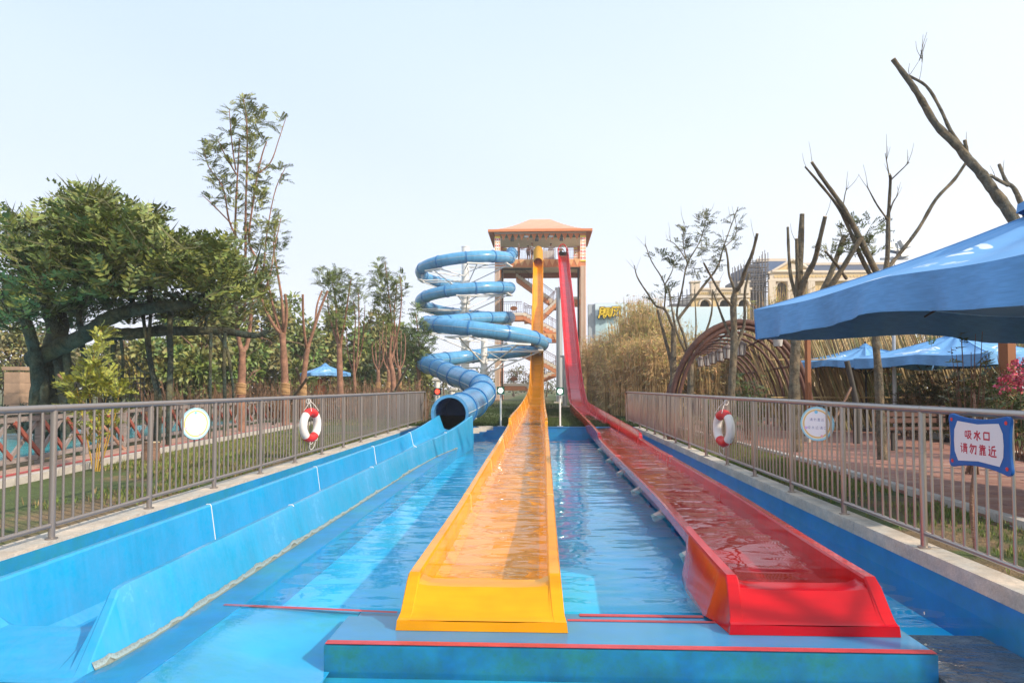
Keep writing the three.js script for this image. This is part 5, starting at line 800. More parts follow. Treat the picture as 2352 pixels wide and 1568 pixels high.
tree('sapling', 'thin leafy sapling with feathery sprays left of the pergola', pollards, 19, M.barkGrey, [[[[1586, 905], [1587, 835]], 16, 13], [[[1587, 838], [1579, 817], [1555, 762], [1546, 723], [1538, 668]], 8, 3], [[[1588, 838], [1593, 826], [1614, 782], [1634, 723], [1637, 668]], 8, 3], [[[1587, 832], [1570, 767], [1555, 723], [1567, 665], [1579, 606], [1608, 554], [1626, 492]], 7, 1.6], [[[1592, 830], [1599, 760], [1596, 665]], 5, 2.5], [[[1556, 735], [1614, 659], [1649, 612], [1661, 571], [1696, 475]], 7, 1.6], [[[1579, 606], [1570, 560], [1572, 510]], 3, 1.2], [[[1579, 600], [1550, 560], [1530, 550]], 3, 1.2], [[[1661, 571], [1690, 540], [1690, 500]], 2.5, 1]],
  (b) => fill(b, 19, [[1590, 575, 26, 30, 16], [1560, 570, 22, 16, 9], [1570, 530, 12, 34, 9], [1616, 520, 18, 34, 16], [1625, 500, 14, 12, 8], [1665, 560, 22, 20, 12], [1690, 510, 14, 24, 10], [1640, 590, 20, 20, 9], [1610, 630, 26, 20, 11], [1660, 610, 20, 16, 7], [1570, 620, 20, 14, 6], [1630, 560, 16, 14, 7]], [.085, .10, .04], .3, 5, .075, .7));
tree('sapling', 'bare crooked sapling nearest the red slide with a few leaf tufts', pollards, 20, M.barkGrey, [[[[1546, 905], [1547, 820], [1548, 753]], 15, 12], [[[1548, 755], [1526, 709], [1508, 703], [1488, 674], [1464, 636], [1457, 609]], 7, 2], [[[1545, 850], [1540, 826], [1520, 747], [1511, 712]], 9, 6], [[[1526, 712], [1527, 653], [1497, 600], [1482, 560]], 4, 1.5], [[[1527, 655], [1545, 620], [1550, 590]], 3, 1.2]], (b) => fill(b, 20, [[1520, 592, 22, 10, 9], [1545, 600, 14, 12, 8], [1530, 655, 20, 12, 9], [1505, 690, 12, 10, 4], [1530, 680, 16, 10, 6]], [.07, .10, .035], .3, 5, .09, .5));
// ---- floodlight cluster
{ const o = thing('floodlight_mast', 'grey floodlight mast standing behind the twigs above the parasol', 'floodlight'), p = at(2050, 590, 18); new MB().rod(v3(p.x, 0, p.z), v3(p.x, p.y, p.z), .05, .04, 10).put('pole', M.greySteel, o); new MB().box(p.x + .05, p.y - .05, p.z, .7, .05, .05).put('crossbar', M.greySteel, o); for (const [dx, dy, a] of [[.27, .32, .3], [-.05, .22, -.1], [.2, .08, .2]]) { const h = new MB().box(p.x + dx, p.y + dy, p.z + .1, .3, .24, .12, .4, -.3, a).put('lamp_head', M.greySteel, o); new MB().box(p.x + dx, p.y + dy, p.z + .17, .26, .2, .02, .4, -.3, a).put('lamp_glass', std([.75, .75, .72], .2), h); } }

// ---------------------------------------------------------------- dry bamboo
function bambooClump(label, px, Z, w, top, dry, n) {
  const o = thing('bamboo_clump', label, 'bamboo', null, 'bamboo clumps right of the red slide'), c = at(px, 889, Z), s = Z / F, H = at(px, top, Z).y, st = new MB(), lf = new MB(true);
  for (let k = 0; k < n; k++) {
    const x = c.x + rr(-.5, .5) * w * s, z = c.z + rr(-1.2, 1.2), h = H * rr(.7, 1.05), lean = v3(rr(-.25, .25), 0, rr(-.2, .2)), q = [v3(x, -.05, z), v3(x + lean.x * .4, h * .5, z + lean.z * .4), v3(x + lean.x * 1.8, h, z + lean.z * 1.6)];
    st.tube(new THREE.CatmullRomCurve3(q).getPoints(4), [.03, .026, .02, .013, .005], 4, false);
    for (let j = 0; j < 8; j++) { const t = Math.pow(rr(.06, 1), .8), p = v3(lerp(q[0].x, q[2].x, t * t), h * t, lerp(q[0].z, q[2].z, t)), d = v3(rr(-1, 1), rr(-.9, .6), rr(-1, 1)).normalize(); const g = rr(.6, 1.3), tint = rnd() < dry * (t > .75 ? .75 : 1.1) ? [.56, .375, .16] : [.33, .30, .07]; for (let i = 0; i < 5; i++) { lf.col = tint.map((v) => v * g * rr(.8, 1.2)); const dd = v3(d.x + rr(-.8, .8), d.y - .5 + rr(-.8, .4), d.z + rr(-.8, .8)).normalize(); lf.leaf(p.clone().addScaledVector(d, rr(0, .3)), dd, dd.clone().cross(v3(rr(-1, 1), 1, rr(-1, 1))).normalize(), rr(.14, .28), rr(.016, .028)); } }
  }
  const a = st.put('stalks', M.bamboo, o); a.userData.kind = 'stuff'; lf.put('leaves', M.leafV, o).userData.kind = 'stuff';
}
const ord = ['first', 'second', 'third', 'fourth', 'fifth', 'sixth', 'seventh', 'eighth', 'ninth', 'tenth', 'eleventh', 'twelfth', 'thirteenth', 'fourteenth', 'fifteenth', 'sixteenth'];
[[1350, 52, 30, 790, 1], [1368, 47, 36, 782, 1], [1394, 41, 46, 775, 1], [1428, 37, 50, 748, .9], [1460, 34, 60, 700, .6], [1495, 33, 60, 705, .45], [1530, 32, 60, 725, .5], [1408, 35, 50, 790, 1], [1440, 31, 60, 785, 1], [1478, 29, 60, 775, 1], [1520, 28, 60, 780, .9], [1458, 40, 50, 705, .8], [1485, 38, 60, 695, .6], [1415, 44, 60, 765, 1]].sort((p, q) => p[0] - q[0]).forEach(([x, Z, w, top, dry], k) => bambooClump('clump of ' + (dry > .8 ? 'dry straw coloured' : 'yellow green') + ' bamboo, ' + ord[k] + ' counted rightward from the red chute', x, Z, w, top - 8, dry, 150));
[[1565, 33, 60, 745, .5], [1605, 31, 60, 765, .8], [1650, 31, 60, 770, .9], [1690, 31, 60, 765, .9], [1760, 30, 60, 690, .4], [1800, 30, 60, 665, .5], [1855, 29, 70, 660, .4], [1720, 31, 60, 740, .8]].sort((p, q) => p[0] - q[0]).forEach(([x, Z, w, top, dry], k) => bambooClump('mixed green and dry bamboo beyond the pergola, ' + ord[k] + ' from its left end', x, Z, w, top, dry, 80));
[[1930, 27, 80, 735, .9], [2010, 26, 90, 740, .9], [2100, 25, 90, 745, .9], [2190, 24, 90, 740, .9], [2290, 23, 100, 745, .8]].forEach(([x, Z, w, top, dry], k) => bambooClump('dry bamboo behind the leaning pole screen, ' + ord[k] + ' from its left', x, Z, w, top, dry, 80));
{ // screen of leaning bamboo poles behind the far parasols
  const o = thing('bamboo_screen', 'screen of many leaning dry bamboo poles behind the far parasols', 'screen'), gs = [0, 1, 2].map((k) => new MB().tube([v3(0, 0, 0), v3(.02, 1.4, 0), v3(0, 2.8, .02), v3(.03, 4.2, 0)], [.026, .024, .02, .012], 6, false).build()), ms = [std([.40, .28, .12], .65), std([.30, .20, .09], .7), std([.48, .36, .18], .6), std([.24, .22, .08], .7), std([.20, .12, .06], .75)];
  for (let k = 0; k < 290; k++) { const px = rr(1745, 2420), Z = rr(20.5, 22.5) - (px > 2150 ? 1 : 0), p = at(px, 889, Z), m = part('bamboo_pole', gs[k % 3], ms[(rnd() * 5) | 0], o); m.position.set(p.x + .6, -.05, p.z); m.rotation.set(rr(-.08, .08), rr(0, 6), 0); m.rotation.order = 'ZYX'; m.rotation.z = rr(.22, .40); const s = rr(.82, 1.1) * .86; m.scale.set(1, s, 1); }
  for (const h of [1.0, 2.1]) new MB().rod(v3(PX(1745, 21.2), h, -20.2), v3(PX(2420, 21.2), h, -20.2), .02, .02, 6).put('tie_rail', M.bamboo, o);
}
// ---- arched pergola with lanterns
{
  const o = thing('arched_pergola', 'brown arched pergola tunnel with rows of curved ribs', 'pergola'), arches = 10, P = (k) => { const t = k / (arches - 1), Z = lerp(17.2, 27.5, t); return { x: lerp(PX(1702, 17.2), PX(1628, 27.5), t), z: -Z }; };
  const arc = (c, w, h, r, n = 26) => { const q = []; for (let k = 0; k <= n; k++) { const a = Math.PI * k / n; q.push(v3(c.x - Math.cos(a) * w, Math.pow(Math.max(0, Math.sin(a)), .8) * h, c.z)); } return new MB().tube(q, r, 8); };
  for (let k = 0; k < arches; k++) arc(P(k), 1.75, 2.92 - .03 * k, k ? .042 : .08).put('arch_rib', M.wood, o);
  arc({ x: P(0).x, z: P(0).z + .1 }, 1.62, 2.78, .05).put('arch_rib', M.wood, o);
  for (const a of [35, 62, 90, 118, 145]) { const g = new MB(), A = P(0), B = P(arches - 1), q = (c) => v3(c.x - Math.cos(R(a)) * 1.75, Math.pow(Math.sin(R(a)), .8) * 2.88, c.z); g.rod(q(A), q(B), .03, .03, 6); g.put('purlin', M.wood, o); }
  [[1702, 803, 17.6], [1672, 811, 19], [1655, 818, 20.6], [1638, 824, 22.2], [1626, 830, 24], [1610, 832, 26]].forEach(([x, y, Z], k) => {
    const p = at(x, y, Z), l = thing('hanging_lantern', 'small grey roofed lantern hanging in the pergola, ' + ord[k] + ' from the front', 'lantern', v3(p.x, p.y, p.z), 'lanterns in the pergola');
    new MB().tube([v3(0, .13, 0), v3(0, .24, 0)], [.19, .02], 6).put('roof', std([.22, .18, .18], .6), l); new MB().tube([v3(0, -.14, 0), v3(0, .13, 0)], [.1, .14], 6).put('pane', std([.42, .40, .38], .4), l); const f = new MB(); for (let k = 0; k < 6; k++) { const a = k * Math.PI / 3; f.rod(v3(Math.cos(a) * .104, -.15, Math.sin(a) * .104), v3(Math.cos(a) * .146, .13, Math.sin(a) * .146), .009, .009, 4); } f.tube([v3(0, -.17, 0), v3(0, -.14, 0)], [.08, .115], 6); f.put('frame', M.wood, l); new MB().rod(v3(0, .22, 0), v3(0, 2.86 - p.y, 0), .008, .008, 4).put('chain', M.dark, l);
  });
  const p = at(1787, 782, 17), l = thing('hanging_lantern', 'grey lantern hanging just under the large parasol edge', 'lantern', v3(p.x, p.y, p.z)); new MB().tube([v3(0, .13, 0), v3(0, .24, 0)], [.19, .02], 6).put('roof', std([.22, .18, .18], .6), l); new MB().tube([v3(0, -.14, 0), v3(0, .13, 0)], [.1, .14], 6).put('pane', std([.42, .40, .38], .4), l); new MB().rod(v3(0, .22, 0), v3(0, .7, 0), .008, .008, 4).put('chain', M.dark, l);
}
for (const [px, Z, w, h, l] of [[2316, 13, .19, 2.9, 'thick reddish wooden post at the right edge below the large parasol'], [1857, 16.5, .10, 2.7, 'slim orange wooden post left of the far parasols']]) { const p = at(px, 889, Z), o = thing('wooden_post', l, 'post', v3(p.x, 0, p.z)); new MB().box(0, h / 2, 0, w, h, w, .3).put('shaft', M.woodOrange, o); new MB().box(0, .06, 0, w * 1.5, .16, w * 1.5, .3).put('footing', M.concrete, o); new MB().box(0, h + .03, 0, w * 1.2, .06, w * 1.2, .3).put('cap', M.woodOrange, o); }
// ---- shrubs
function shrub(label, px, Z, w, h, tint, n, flowers, cat = 'shrub') {
  const o = thing('shrub', label, cat, null, 'shrubs right of the paving'), c = at(px, 889, Z), st = new MB(), lf = new MB(true);
  for (let k = 0; k < 16; k++) { const a = rr(0, 6.28), q = v3(c.x + Math.cos(a) * w * rr(.2, .5), h * rr(.6, 1.05), c.z + Math.sin(a) * w * rr(.2, .5)); st.limb([v3(c.x + rr(-.1, .1), -.05, c.z + rr(-.1, .1)), v3(lerp(c.x, q.x, .6), q.y * .5, lerp(c.z, q.z, .6)), q], .014, .004, 5, 3); for (let j = 0; j < n / 16; j++) { const t = rr(.25, 1), p = v3(lerp(c.x, q.x, t) + rr(-.22, .22), q.y * t + rr(-.15, .15), lerp(c.z, q.z, t) + rr(-.22, .22)); lf.frond(p, v3(rr(-1, 1), rr(-.2, 1), rr(-1, 1)).normalize(), rr(.12, .25), 4, .075, tint.map((v) => v * rr(.7, 1.3))); } }
  st.put('stems', M.bark, o); lf.put('foliage', M.leafV, o);
  if (flowers) { const f = new MB(true); for (const [x, y, r, m] of flowers) f.spray(at(x, y, Z - .4), v3(r, r * 1.2, r), m, .055, .05, [.50, .075, .15]); f.put('blossom', M.leafV, o); }
}
[[2075, 19, 1.4, 1.6, DG], [2125, 18.5, 1.5, 1.75, [.07, .085, .025]], [2165, 18, 1.3, 1.45, [.09, .085, .03]], [2245, 17.5, 1.5, 1.7, [.06, .085, .025]], [2290, 16.5, 1.4, 1.6, DG], [2100, 17.5, 1.2, 1.2, [.1, .07, .03]]].forEach(([x, Z, w, h, t], k) => shrub('dark leafy shrub behind the right railing, ' + ord[k] + ' in the row under the parasols', x, Z, w, h, t, 260));
shrub('flowering shrub with pink blossom at the right edge', 2345, 12.5, 1.3, 1.9, DG, 260, [[2345, 855, .2, 200], [2310, 884, .14, 110], [2350, 880, .12, 90]]);
shrub('slender sprig of small leaves in front of the right parasol', 2225, 10.5, .7, 2.1, [.10, .12, .035], 60);
shrub('low green shrub at the foot of the pergola', 1640, 15.5, 1.0, .8, [.09, .13, .035], 200); shrub('low green shrub beside the thick bare trunk', 1720, 17, 1.1, 1.5, [.08, .12, .03], 220);
{ const p = at(2235, 889, 5.6), o = thing('sapling', 'thin crooked sapling stem behind the warning sign', 'tree'); new MB().limb([v3(p.x, -.05, p.z), v3(p.x - .03, .4, p.z), v3(p.x + .02, .8, p.z), v3(p.x + .01, 1.25, p.z)], .018, .010, 7, 4).put('trunk', M.bark, o); }
{ const p = at(1967, 889, 16), o = thing('propped_trunk', 'short dark propped trunk beneath the small far parasol', 'tree'); new MB().limb([v3(p.x, -.05, p.z), v3(p.x - .02, 1, p.z), v3(p.x - .2, 1.9, p.z)], .085, .06, 8, 3).put('trunk', M.iron, o); new MB().rod(v3(p.x - .9, -.05, p.z + .2), v3(p.x - .05, 1.4, p.z), .03, .03, 6).put('prop', M.bark, o); }
// ---- bench by the paving
{ const p = at(2110, 889, 14.5), o = thing('bench', 'dark wooden bench beyond the paving behind the right railing', 'bench', v3(p.x, 0, p.z)); o.rotation.y = .15; for (let k = 0; k < 4; k++) new MB().box(0, .45, -.18 + k * .12, 1.6, .035, .1).put('seat_slat', M.wood, o); for (let k = 0; k < 3; k++) new MB().box(0, .6 + k * .13, -.28, 1.6, .1, .035).put('back_slat', M.wood, o); for (const x of [-.68, .68]) { new MB().box(x, .21, .14, .06, .44, .06).put('leg', M.iron, o); new MB().box(x, .45, -.24, .06, .92, .05).put('leg', M.iron, o); } }

// ---------------------------------------------------------------- far buildings and hoardings on the right
{
  const Z = 78, s = Z / F, X = (x) => PX(x, Z), Y = (y) => at(1245, y, Z).y;
  // low arcade wing
  const w = thing('arcade_building', 'cream arcaded wing with round arches and balustrade behind the murals', 'building');
  const wallWith = (x0, x1, y0, y1, arches, zz, o, mat, name = 'wall') => { const sh = new THREE.Shape(); sh.moveTo(x0, y0); sh.lineTo(x1, y0); sh.lineTo(x1, y1); sh.lineTo(x0, y1); for (const [a, b, t, bot] of arches) { const h = new THREE.Path(), r = (b - a) / 2; h.moveTo(a, bot); h.lineTo(a, t - r); h.absarc((a + b) / 2, t - r, r, Math.PI, 0, true); h.lineTo(b, bot); h.lineTo(a, bot); sh.holes.push(h); } const g = new THREE.ExtrudeGeometry(sh, { depth: .5, bevelEnabled: false, curveSegments: 14 }); g.translate(0, 0, zz); return part(name, g, mat, o); };
  const a1 = [[390, 550], [695, 855], [990, 1150]].map(([a, b]) => [X((2700 + a / 3.92) / 1.7414), X((2700 + b / 3.92) / 1.7414), Y(692), .3]);
  wallWith(X(1588), X(1722), -.1, Y(668), a1, -Z, w, M.wallCream);
  for (const [a, b, t] of a1) { const q = [], r = (b - a) / 2 + .1; for (let k = 0; k <= 16; k++) { const an = Math.PI * k / 16; q.push(v3((a + b) / 2 - Math.cos(an) * r, t - (b - a) / 2 + Math.sin(an) * r, -Z + .52)); } new MB().tube(q, .13, 6).put('archivolt', M.wallPale, w); new MB().box((a + b) / 2, t / 2 + .2, -Z - .3, b - a + .4, t + .3, .1).put('painted_arch_shade', std([.03, .025, .025], .7), w); }  // near-black panels paint in the shade inside the arches
  new MB().box((X(1588) + X(1722)) / 2, Y(678), -Z + .6, X(1722) - X(1588), 1.0, .3).put('frieze', M.wallPale, w); new MB().box((X(1588) + X(1722)) / 2, Y(668), -Z + .6, X(1722) - X(1588) + .3, .22, .6).put('cornice', M.wallPale, w);
  for (const x of [1596, 1641, 1709]) { const p = new MB().box(X(x), Y(666), -Z + .5, .95, 1.3, .9).put('pier', M.wallPale, w); new MB().box(X(x), Y(652), -Z + .5, 1.15, .16, 1.1).put('pier_cap', M.wallPale, p); }
  for (let k = 0; k < 26; k++) { const g = new THREE.CylinderGeometry(.16, .16, .06, 12); g.rotateX(Math.PI / 2); g.translate(lerp(X(1604), X(1716), k / 25), Y(678), -Z + .77); part('medallion', g, M.wallCream, w); }
  new MB().box((X(1588) + X(1722)) / 2, (Y(668) - .4) / 2, -Z - 4, X(1722) - X(1588) - .2, Y(668) - .4, 7).put('rear_block', M.wallPale, w);
  // main block with pediment and slate roof
  const Zm = 84, Xm = (x) => PX(x, Zm), Ym = (y) => at(1245, y, Zm).y, m = thing('palace_building', 'cream building with pediment, arches and blue slate hipped roof', 'building');
  const a2 = [[1600, 1770], [1910, 2060]].map(([a, b]) => [Xm((2700 + a / 3.92) / 1.7414), Xm((2700 + b / 3.92) / 1.7414), Ym(652.5), .4]);
  wallWith(Xm(1767), Xm(2100), -.1, Ym(632), a2, -Zm, m, M.wallCream);
  for (const [a, b, t] of a2) { const q = [], r = (b - a) / 2 + .12; for (let k = 0; k <= 16; k++) { const an = Math.PI * k / 16; q.push(v3((a + b) / 2 - Math.cos(an) * r, t - (b - a) / 2 + Math.sin(an) * r, -Zm + .52)); } new MB().tube(q, .14, 6).put('archivolt', M.wallPale, m); new MB().box((a + b) / 2, t / 2 + .2, -Zm - .3, b - a + .4, t + .3, .1).put('painted_arch_shade', std([.06, .035, .03], .7), m); }  // shade within these arches is painted as dark panels too
  new MB().box((Xm(1767) + Xm(2100)) / 2, Ym(640), -Zm + .6, Xm(2100) - Xm(1767), 1.3, .35).put('frieze', M.wallPale, m); for (const y of [632, 650]) new MB().box((Xm(1767) + Xm(2100)) / 2, Ym(y), -Zm + .62, Xm(2100) - Xm(1767) + .4, .2, .6).put('cornice', M.wallPale, m);
  for (let k = 0; k < 40; k++) { const g = new THREE.CylinderGeometry(.2, .2, .06, 12); g.rotateX(Math.PI / 2); g.translate(lerp(Xm(1780), Xm(2090), k / 39), Ym(640.5), -Zm + .8); part('medallion', g, M.wallCream, m); }
  for (const x of [1772, 1815, 1862]) new MB().box(Xm(x), Ym(652) / 2 + .2, -Zm + .7, .8, Ym(650), .4).put('pilaster', M.wallPale, m);
  { const A = v3(Xm(1772), Ym(632), -Zm + .75), B = v3(Xm(1866), Ym(632), -Zm + .75), C = v3(Xm(1819), Ym(605), -Zm + .75), g = new MB(), D = v3(0, 0, -1.2); g.tri(A, B, C); g.quad(A, C, C.clone().add(D), A.clone().add(D)); g.quad(C, B, B.clone().add(D), C.clone().add(D)); g.put('pediment', M.wallCream, m); const e = new MB(); for (const [p, q] of [[A, C], [B, C], [A, B]]) e.rod(p.clone().add(v3(0, .1, .12)), q.clone().add(v3(0, .1, .12)), .2, .2, 6); e.put('pediment_moulding', M.wallPale, m); const t = new THREE.CylinderGeometry(.5, .5, .1, 20); t.rotateX(Math.PI / 2); t.translate(Xm(1819), Ym(622), -Zm + .8); part('crest', t, M.wallPale, m); }
  { const T0 = v3(Xm(1765), Ym(592), -Zm - 3.5), T1 = v3(Xm(1831), Ym(592), -Zm - 3.5), B0 = v3(Xm(1763), Ym(636), -Zm - .4), B1 = v3(Xm(1842), Ym(636), -Zm - .4), g = new MB(); g.quad(B0, B1, T1, T0); g.put('roof_slope', M.slate, m); const bt2 = new MB(); for (let k = 0; k <= 40; k++) { const a = B0.clone().lerp(B1, k / 40), b = T0.clone().lerp(T1, k / 40); bt2.rod(a.add(v3(0, .05, .04)), b.add(v3(0, .05, .04)), .05, .05, 4, false); } bt2.put('roof_rolls', std([.16, .21, .32], .5), m);
    const L0 = v3(Xm(1690), Ym(627), -Zm - 1.6), L1 = v3(Xm(1692), Ym(660), -Zm - 1); const l = new MB(); l.quad(L1, B0.clone().setY(Ym(660)), T0, L0); l.tri(B0.clone().setY(Ym(660)), B0, T0); l.put('roof_slope', M.slateDark, m); new MB().box((T0.x + T1.x) / 2, T0.y + .12, T0.z, T1.x - T0.x + .3, .35, .5).put('ridge_cap', M.wallPale, m);
    const r2 = new MB(); r2.quad(v3(Xm(1850), Ym(634), -Zm - .5), v3(Xm(2100), Ym(634), -Zm - .5), v3(Xm(2100), Ym(600), -Zm - 4), v3(Xm(1860), Ym(600), -Zm - 4)); r2.put('roof_slope', M.slateDark, m); new MB().box((Xm(1860) + Xm(2100)) / 2, Ym(600) + .1, -Zm - 4, Xm(2100) - Xm(1860), .3, .4).put('ridge_cap', M.wallPale, m);
    new MB().box((Xm(1694) + Xm(1766)) / 2, Ym(700) / 2 + 2, -Zm - 3, Xm(1766) - Xm(1694), Ym(660) - .2, 4).put('rear_block', std([.20, .18, .18], .8), m); }
  const sc = thing('scaffolding', 'grey tube scaffolding standing against the slate roof', 'scaffolding');
  for (let k = 0; k < 12; k++) { const x = lerp(Xm(1688), Xm(1765), k / 11), top = Ym(lerp(622, 586, k / 11)) + rr(-.3, .6); for (const dz of [0, .9]) new MB().rod(v3(x, 0, -Zm + .5 - dz), v3(x, top, -Zm + .5 - dz), .05, .05, 5, false).put('standard', M.scaffold, sc); }
  for (let k = 0; k < 7; k++) { const y = lerp(Ym(672), Ym(605), k / 6); new MB().rod(v3(Xm(lerp(1686, 1725, k / 6)), y, -Zm + .55), v3(Xm(1768), y + .2, -Zm + .55), .045, .045, 5, false).put('ledger', M.scaffold, sc); new MB().box((Xm(lerp(1690, 1728, k / 6)) + Xm(1766)) / 2, y - .1, -Zm + .1, Xm(1766) - Xm(lerp(1690, 1728, k / 6)), .05, .7).put('board', std([.25, .2, .16], .8), sc); }
  for (let k = 0; k < 5; k++) new MB().rod(v3(Xm(1690 + k * 15), Ym(670), -Zm + .58), v3(Xm(1705 + k * 15), Ym(640 - k * 8), -Zm + .58), .04, .04, 5, false).put('brace', M.scaffold, sc);
  const sc2 = thing('scaffolding', 'grey tube scaffolding beside the left end of the arcade', 'scaffolding'); for (let k = 0; k < 6; k++) new MB().rod(v3(lerp(X(1540), X(1590), k / 5), 0, -Z), v3(lerp(X(1540), X(1590), k / 5), Y(682 - k * 4), -Z), .05, .05, 5, false).put('standard', M.scaffold, sc2); for (let k = 0; k < 5; k++) new MB().rod(v3(X(1540), Y(705 - k * 5), -Z + .1), v3(X(1592), Y(703 - k * 6), -Z + .1), .045, .045, 5, false).put('ledger', M.scaffold, sc2); new MB().box((X(1545) + X(1588)) / 2, Y(698) / 2, -Z - 2, X(1588) - X(1545), Y(698), 2).put('screened_wall', std([.26, .25, .26], .85), sc2);
}
{ // hoardings: printed murals on flat boards
  const Z = 58, mural = canvasTex(1024, 512, (c, w, h) => { const g = c.createLinearGradient(0, 0, 0, h); g.addColorStop(0, '#cfe3ef'); g.addColorStop(.55, '#b4d8ea'); g.addColorStop(1, '#a9d6d8'); c.fillStyle = g; c.fillRect(0, 0, w, h); for (let k = 0; k < 26; k++) { const x = 260 + ((k * 137) % 620), b = 300 + (k * 53) % 120, s = 50 + (k * 29) % 80; c.fillStyle = k % 2 ? 'rgba(120,180,195,.7)' : 'rgba(90,155,175,.75)'; for (let j = 0; j < 4; j++) { c.beginPath(); c.moveTo(x, b - s * 1.8 + j * s * .35); c.lineTo(x - s * (.12 + j * .06), b - s * 1.3 + j * s * .42); c.lineTo(x + s * (.12 + j * .06), b - s * 1.3 + j * s * .42); c.fill(); } } c.fillStyle = '#d9b78a'; c.beginPath(); c.moveTo(250, 512); c.quadraticCurveTo(420, 300, 640, 420); c.quadraticCurveTo(760, 470, 900, 512); c.fill(); c.fillStyle = '#b9c48e'; c.beginPath(); c.moveTo(0, 512); c.quadraticCurveTo(140, 400, 320, 512); c.fill(); });
  const board = (label, x0, x1, y0, mat, thick, z = Z) => { const o = thing('hoarding', label, 'hoarding'), a = PX(x0, z), b = PX(x1, z), h = at(1245, y0, z).y; const g = new THREE.PlaneGeometry(b - a, h); g.translate((a + b) / 2, h / 2, -z + .16); part('printed_face', g, mat, o); new MB().box((a + b) / 2, h / 2, -z, b - a + .1, h + .05, .3).put('backing', thick, o); for (const x of [a + .5, b - .5]) new MB().rod(v3(x, 0, -z - .25), v3(x, h, -z - .25), .07, .07, 8).put('post', M.greySteel, o); return o; };
  board('pale blue mural hoarding with painted pine trees behind the bamboo', 1530, 1716, 707, new THREE.MeshStandardMaterial({ map: mural, roughness: .6 }), M.white);
  const sky2 = canvasTex(512, 512, (c, w, h) => { const g = c.createLinearGradient(0, 0, 0, h); g.addColorStop(0, '#d5e9f2'); g.addColorStop(1, '#8fd6dc'); c.fillStyle = g; c.fillRect(0, 0, w, h); c.fillStyle = '#a9c7d2'; c.beginPath(); c.arc(30, 120, 60, 0, 7); c.fill(); });
  const o = board('blue hoarding with raised yellow characters behind the bamboo', 1368, 1510, 698, new THREE.MeshStandardMaterial({ map: sky2, roughness: .6 }), std([.34, .40, .46], .6), 62);
  new MB().box(PX(1360, 62), at(1245, 699, 62).y / 2, -62.5, .6, at(1245, 699, 62).y, 1.0).put('end_post', std([.40, .46, .52], .6), o);
  const glyph = (n, px, py, size, Zz, mat, back) => { const p = at(px, py, Zz), g = new MB(); for (const st of GLYPH[n]) for (let k = 0; k < st.length - 2; k += 2) { const A = v3(p.x + (st[k] / 100 + .1 * (1 - st[k + 1] / 100)) * size, p.y - st[k + 1] / 100 * size, p.z), B = v3(p.x + (st[k + 2] / 100 + .1 * (1 - st[k + 3] / 100)) * size, p.y - st[k + 3] / 100 * size, p.z); const d = B.clone().sub(A), L = d.length(); g.box((A.x + B.x) / 2, (A.y + B.y) / 2, A.z, L + size * back, size * (.10 + back), .14, 0, 0, Math.atan2(d.y, d.x)); } return g; };
  [['ju', 1374, 704], ['feng', 1399, 703]].forEach(([n, x, y]) => { glyph(n, x, y, 1.12, 61.55, 0, .1).put('letter_back', std([.05, .05, .16], .5), o); glyph(n, x, y, 1.12, 61.4, 0, .02).put('letter', std([.78, .56, .03], .4), o); });
}

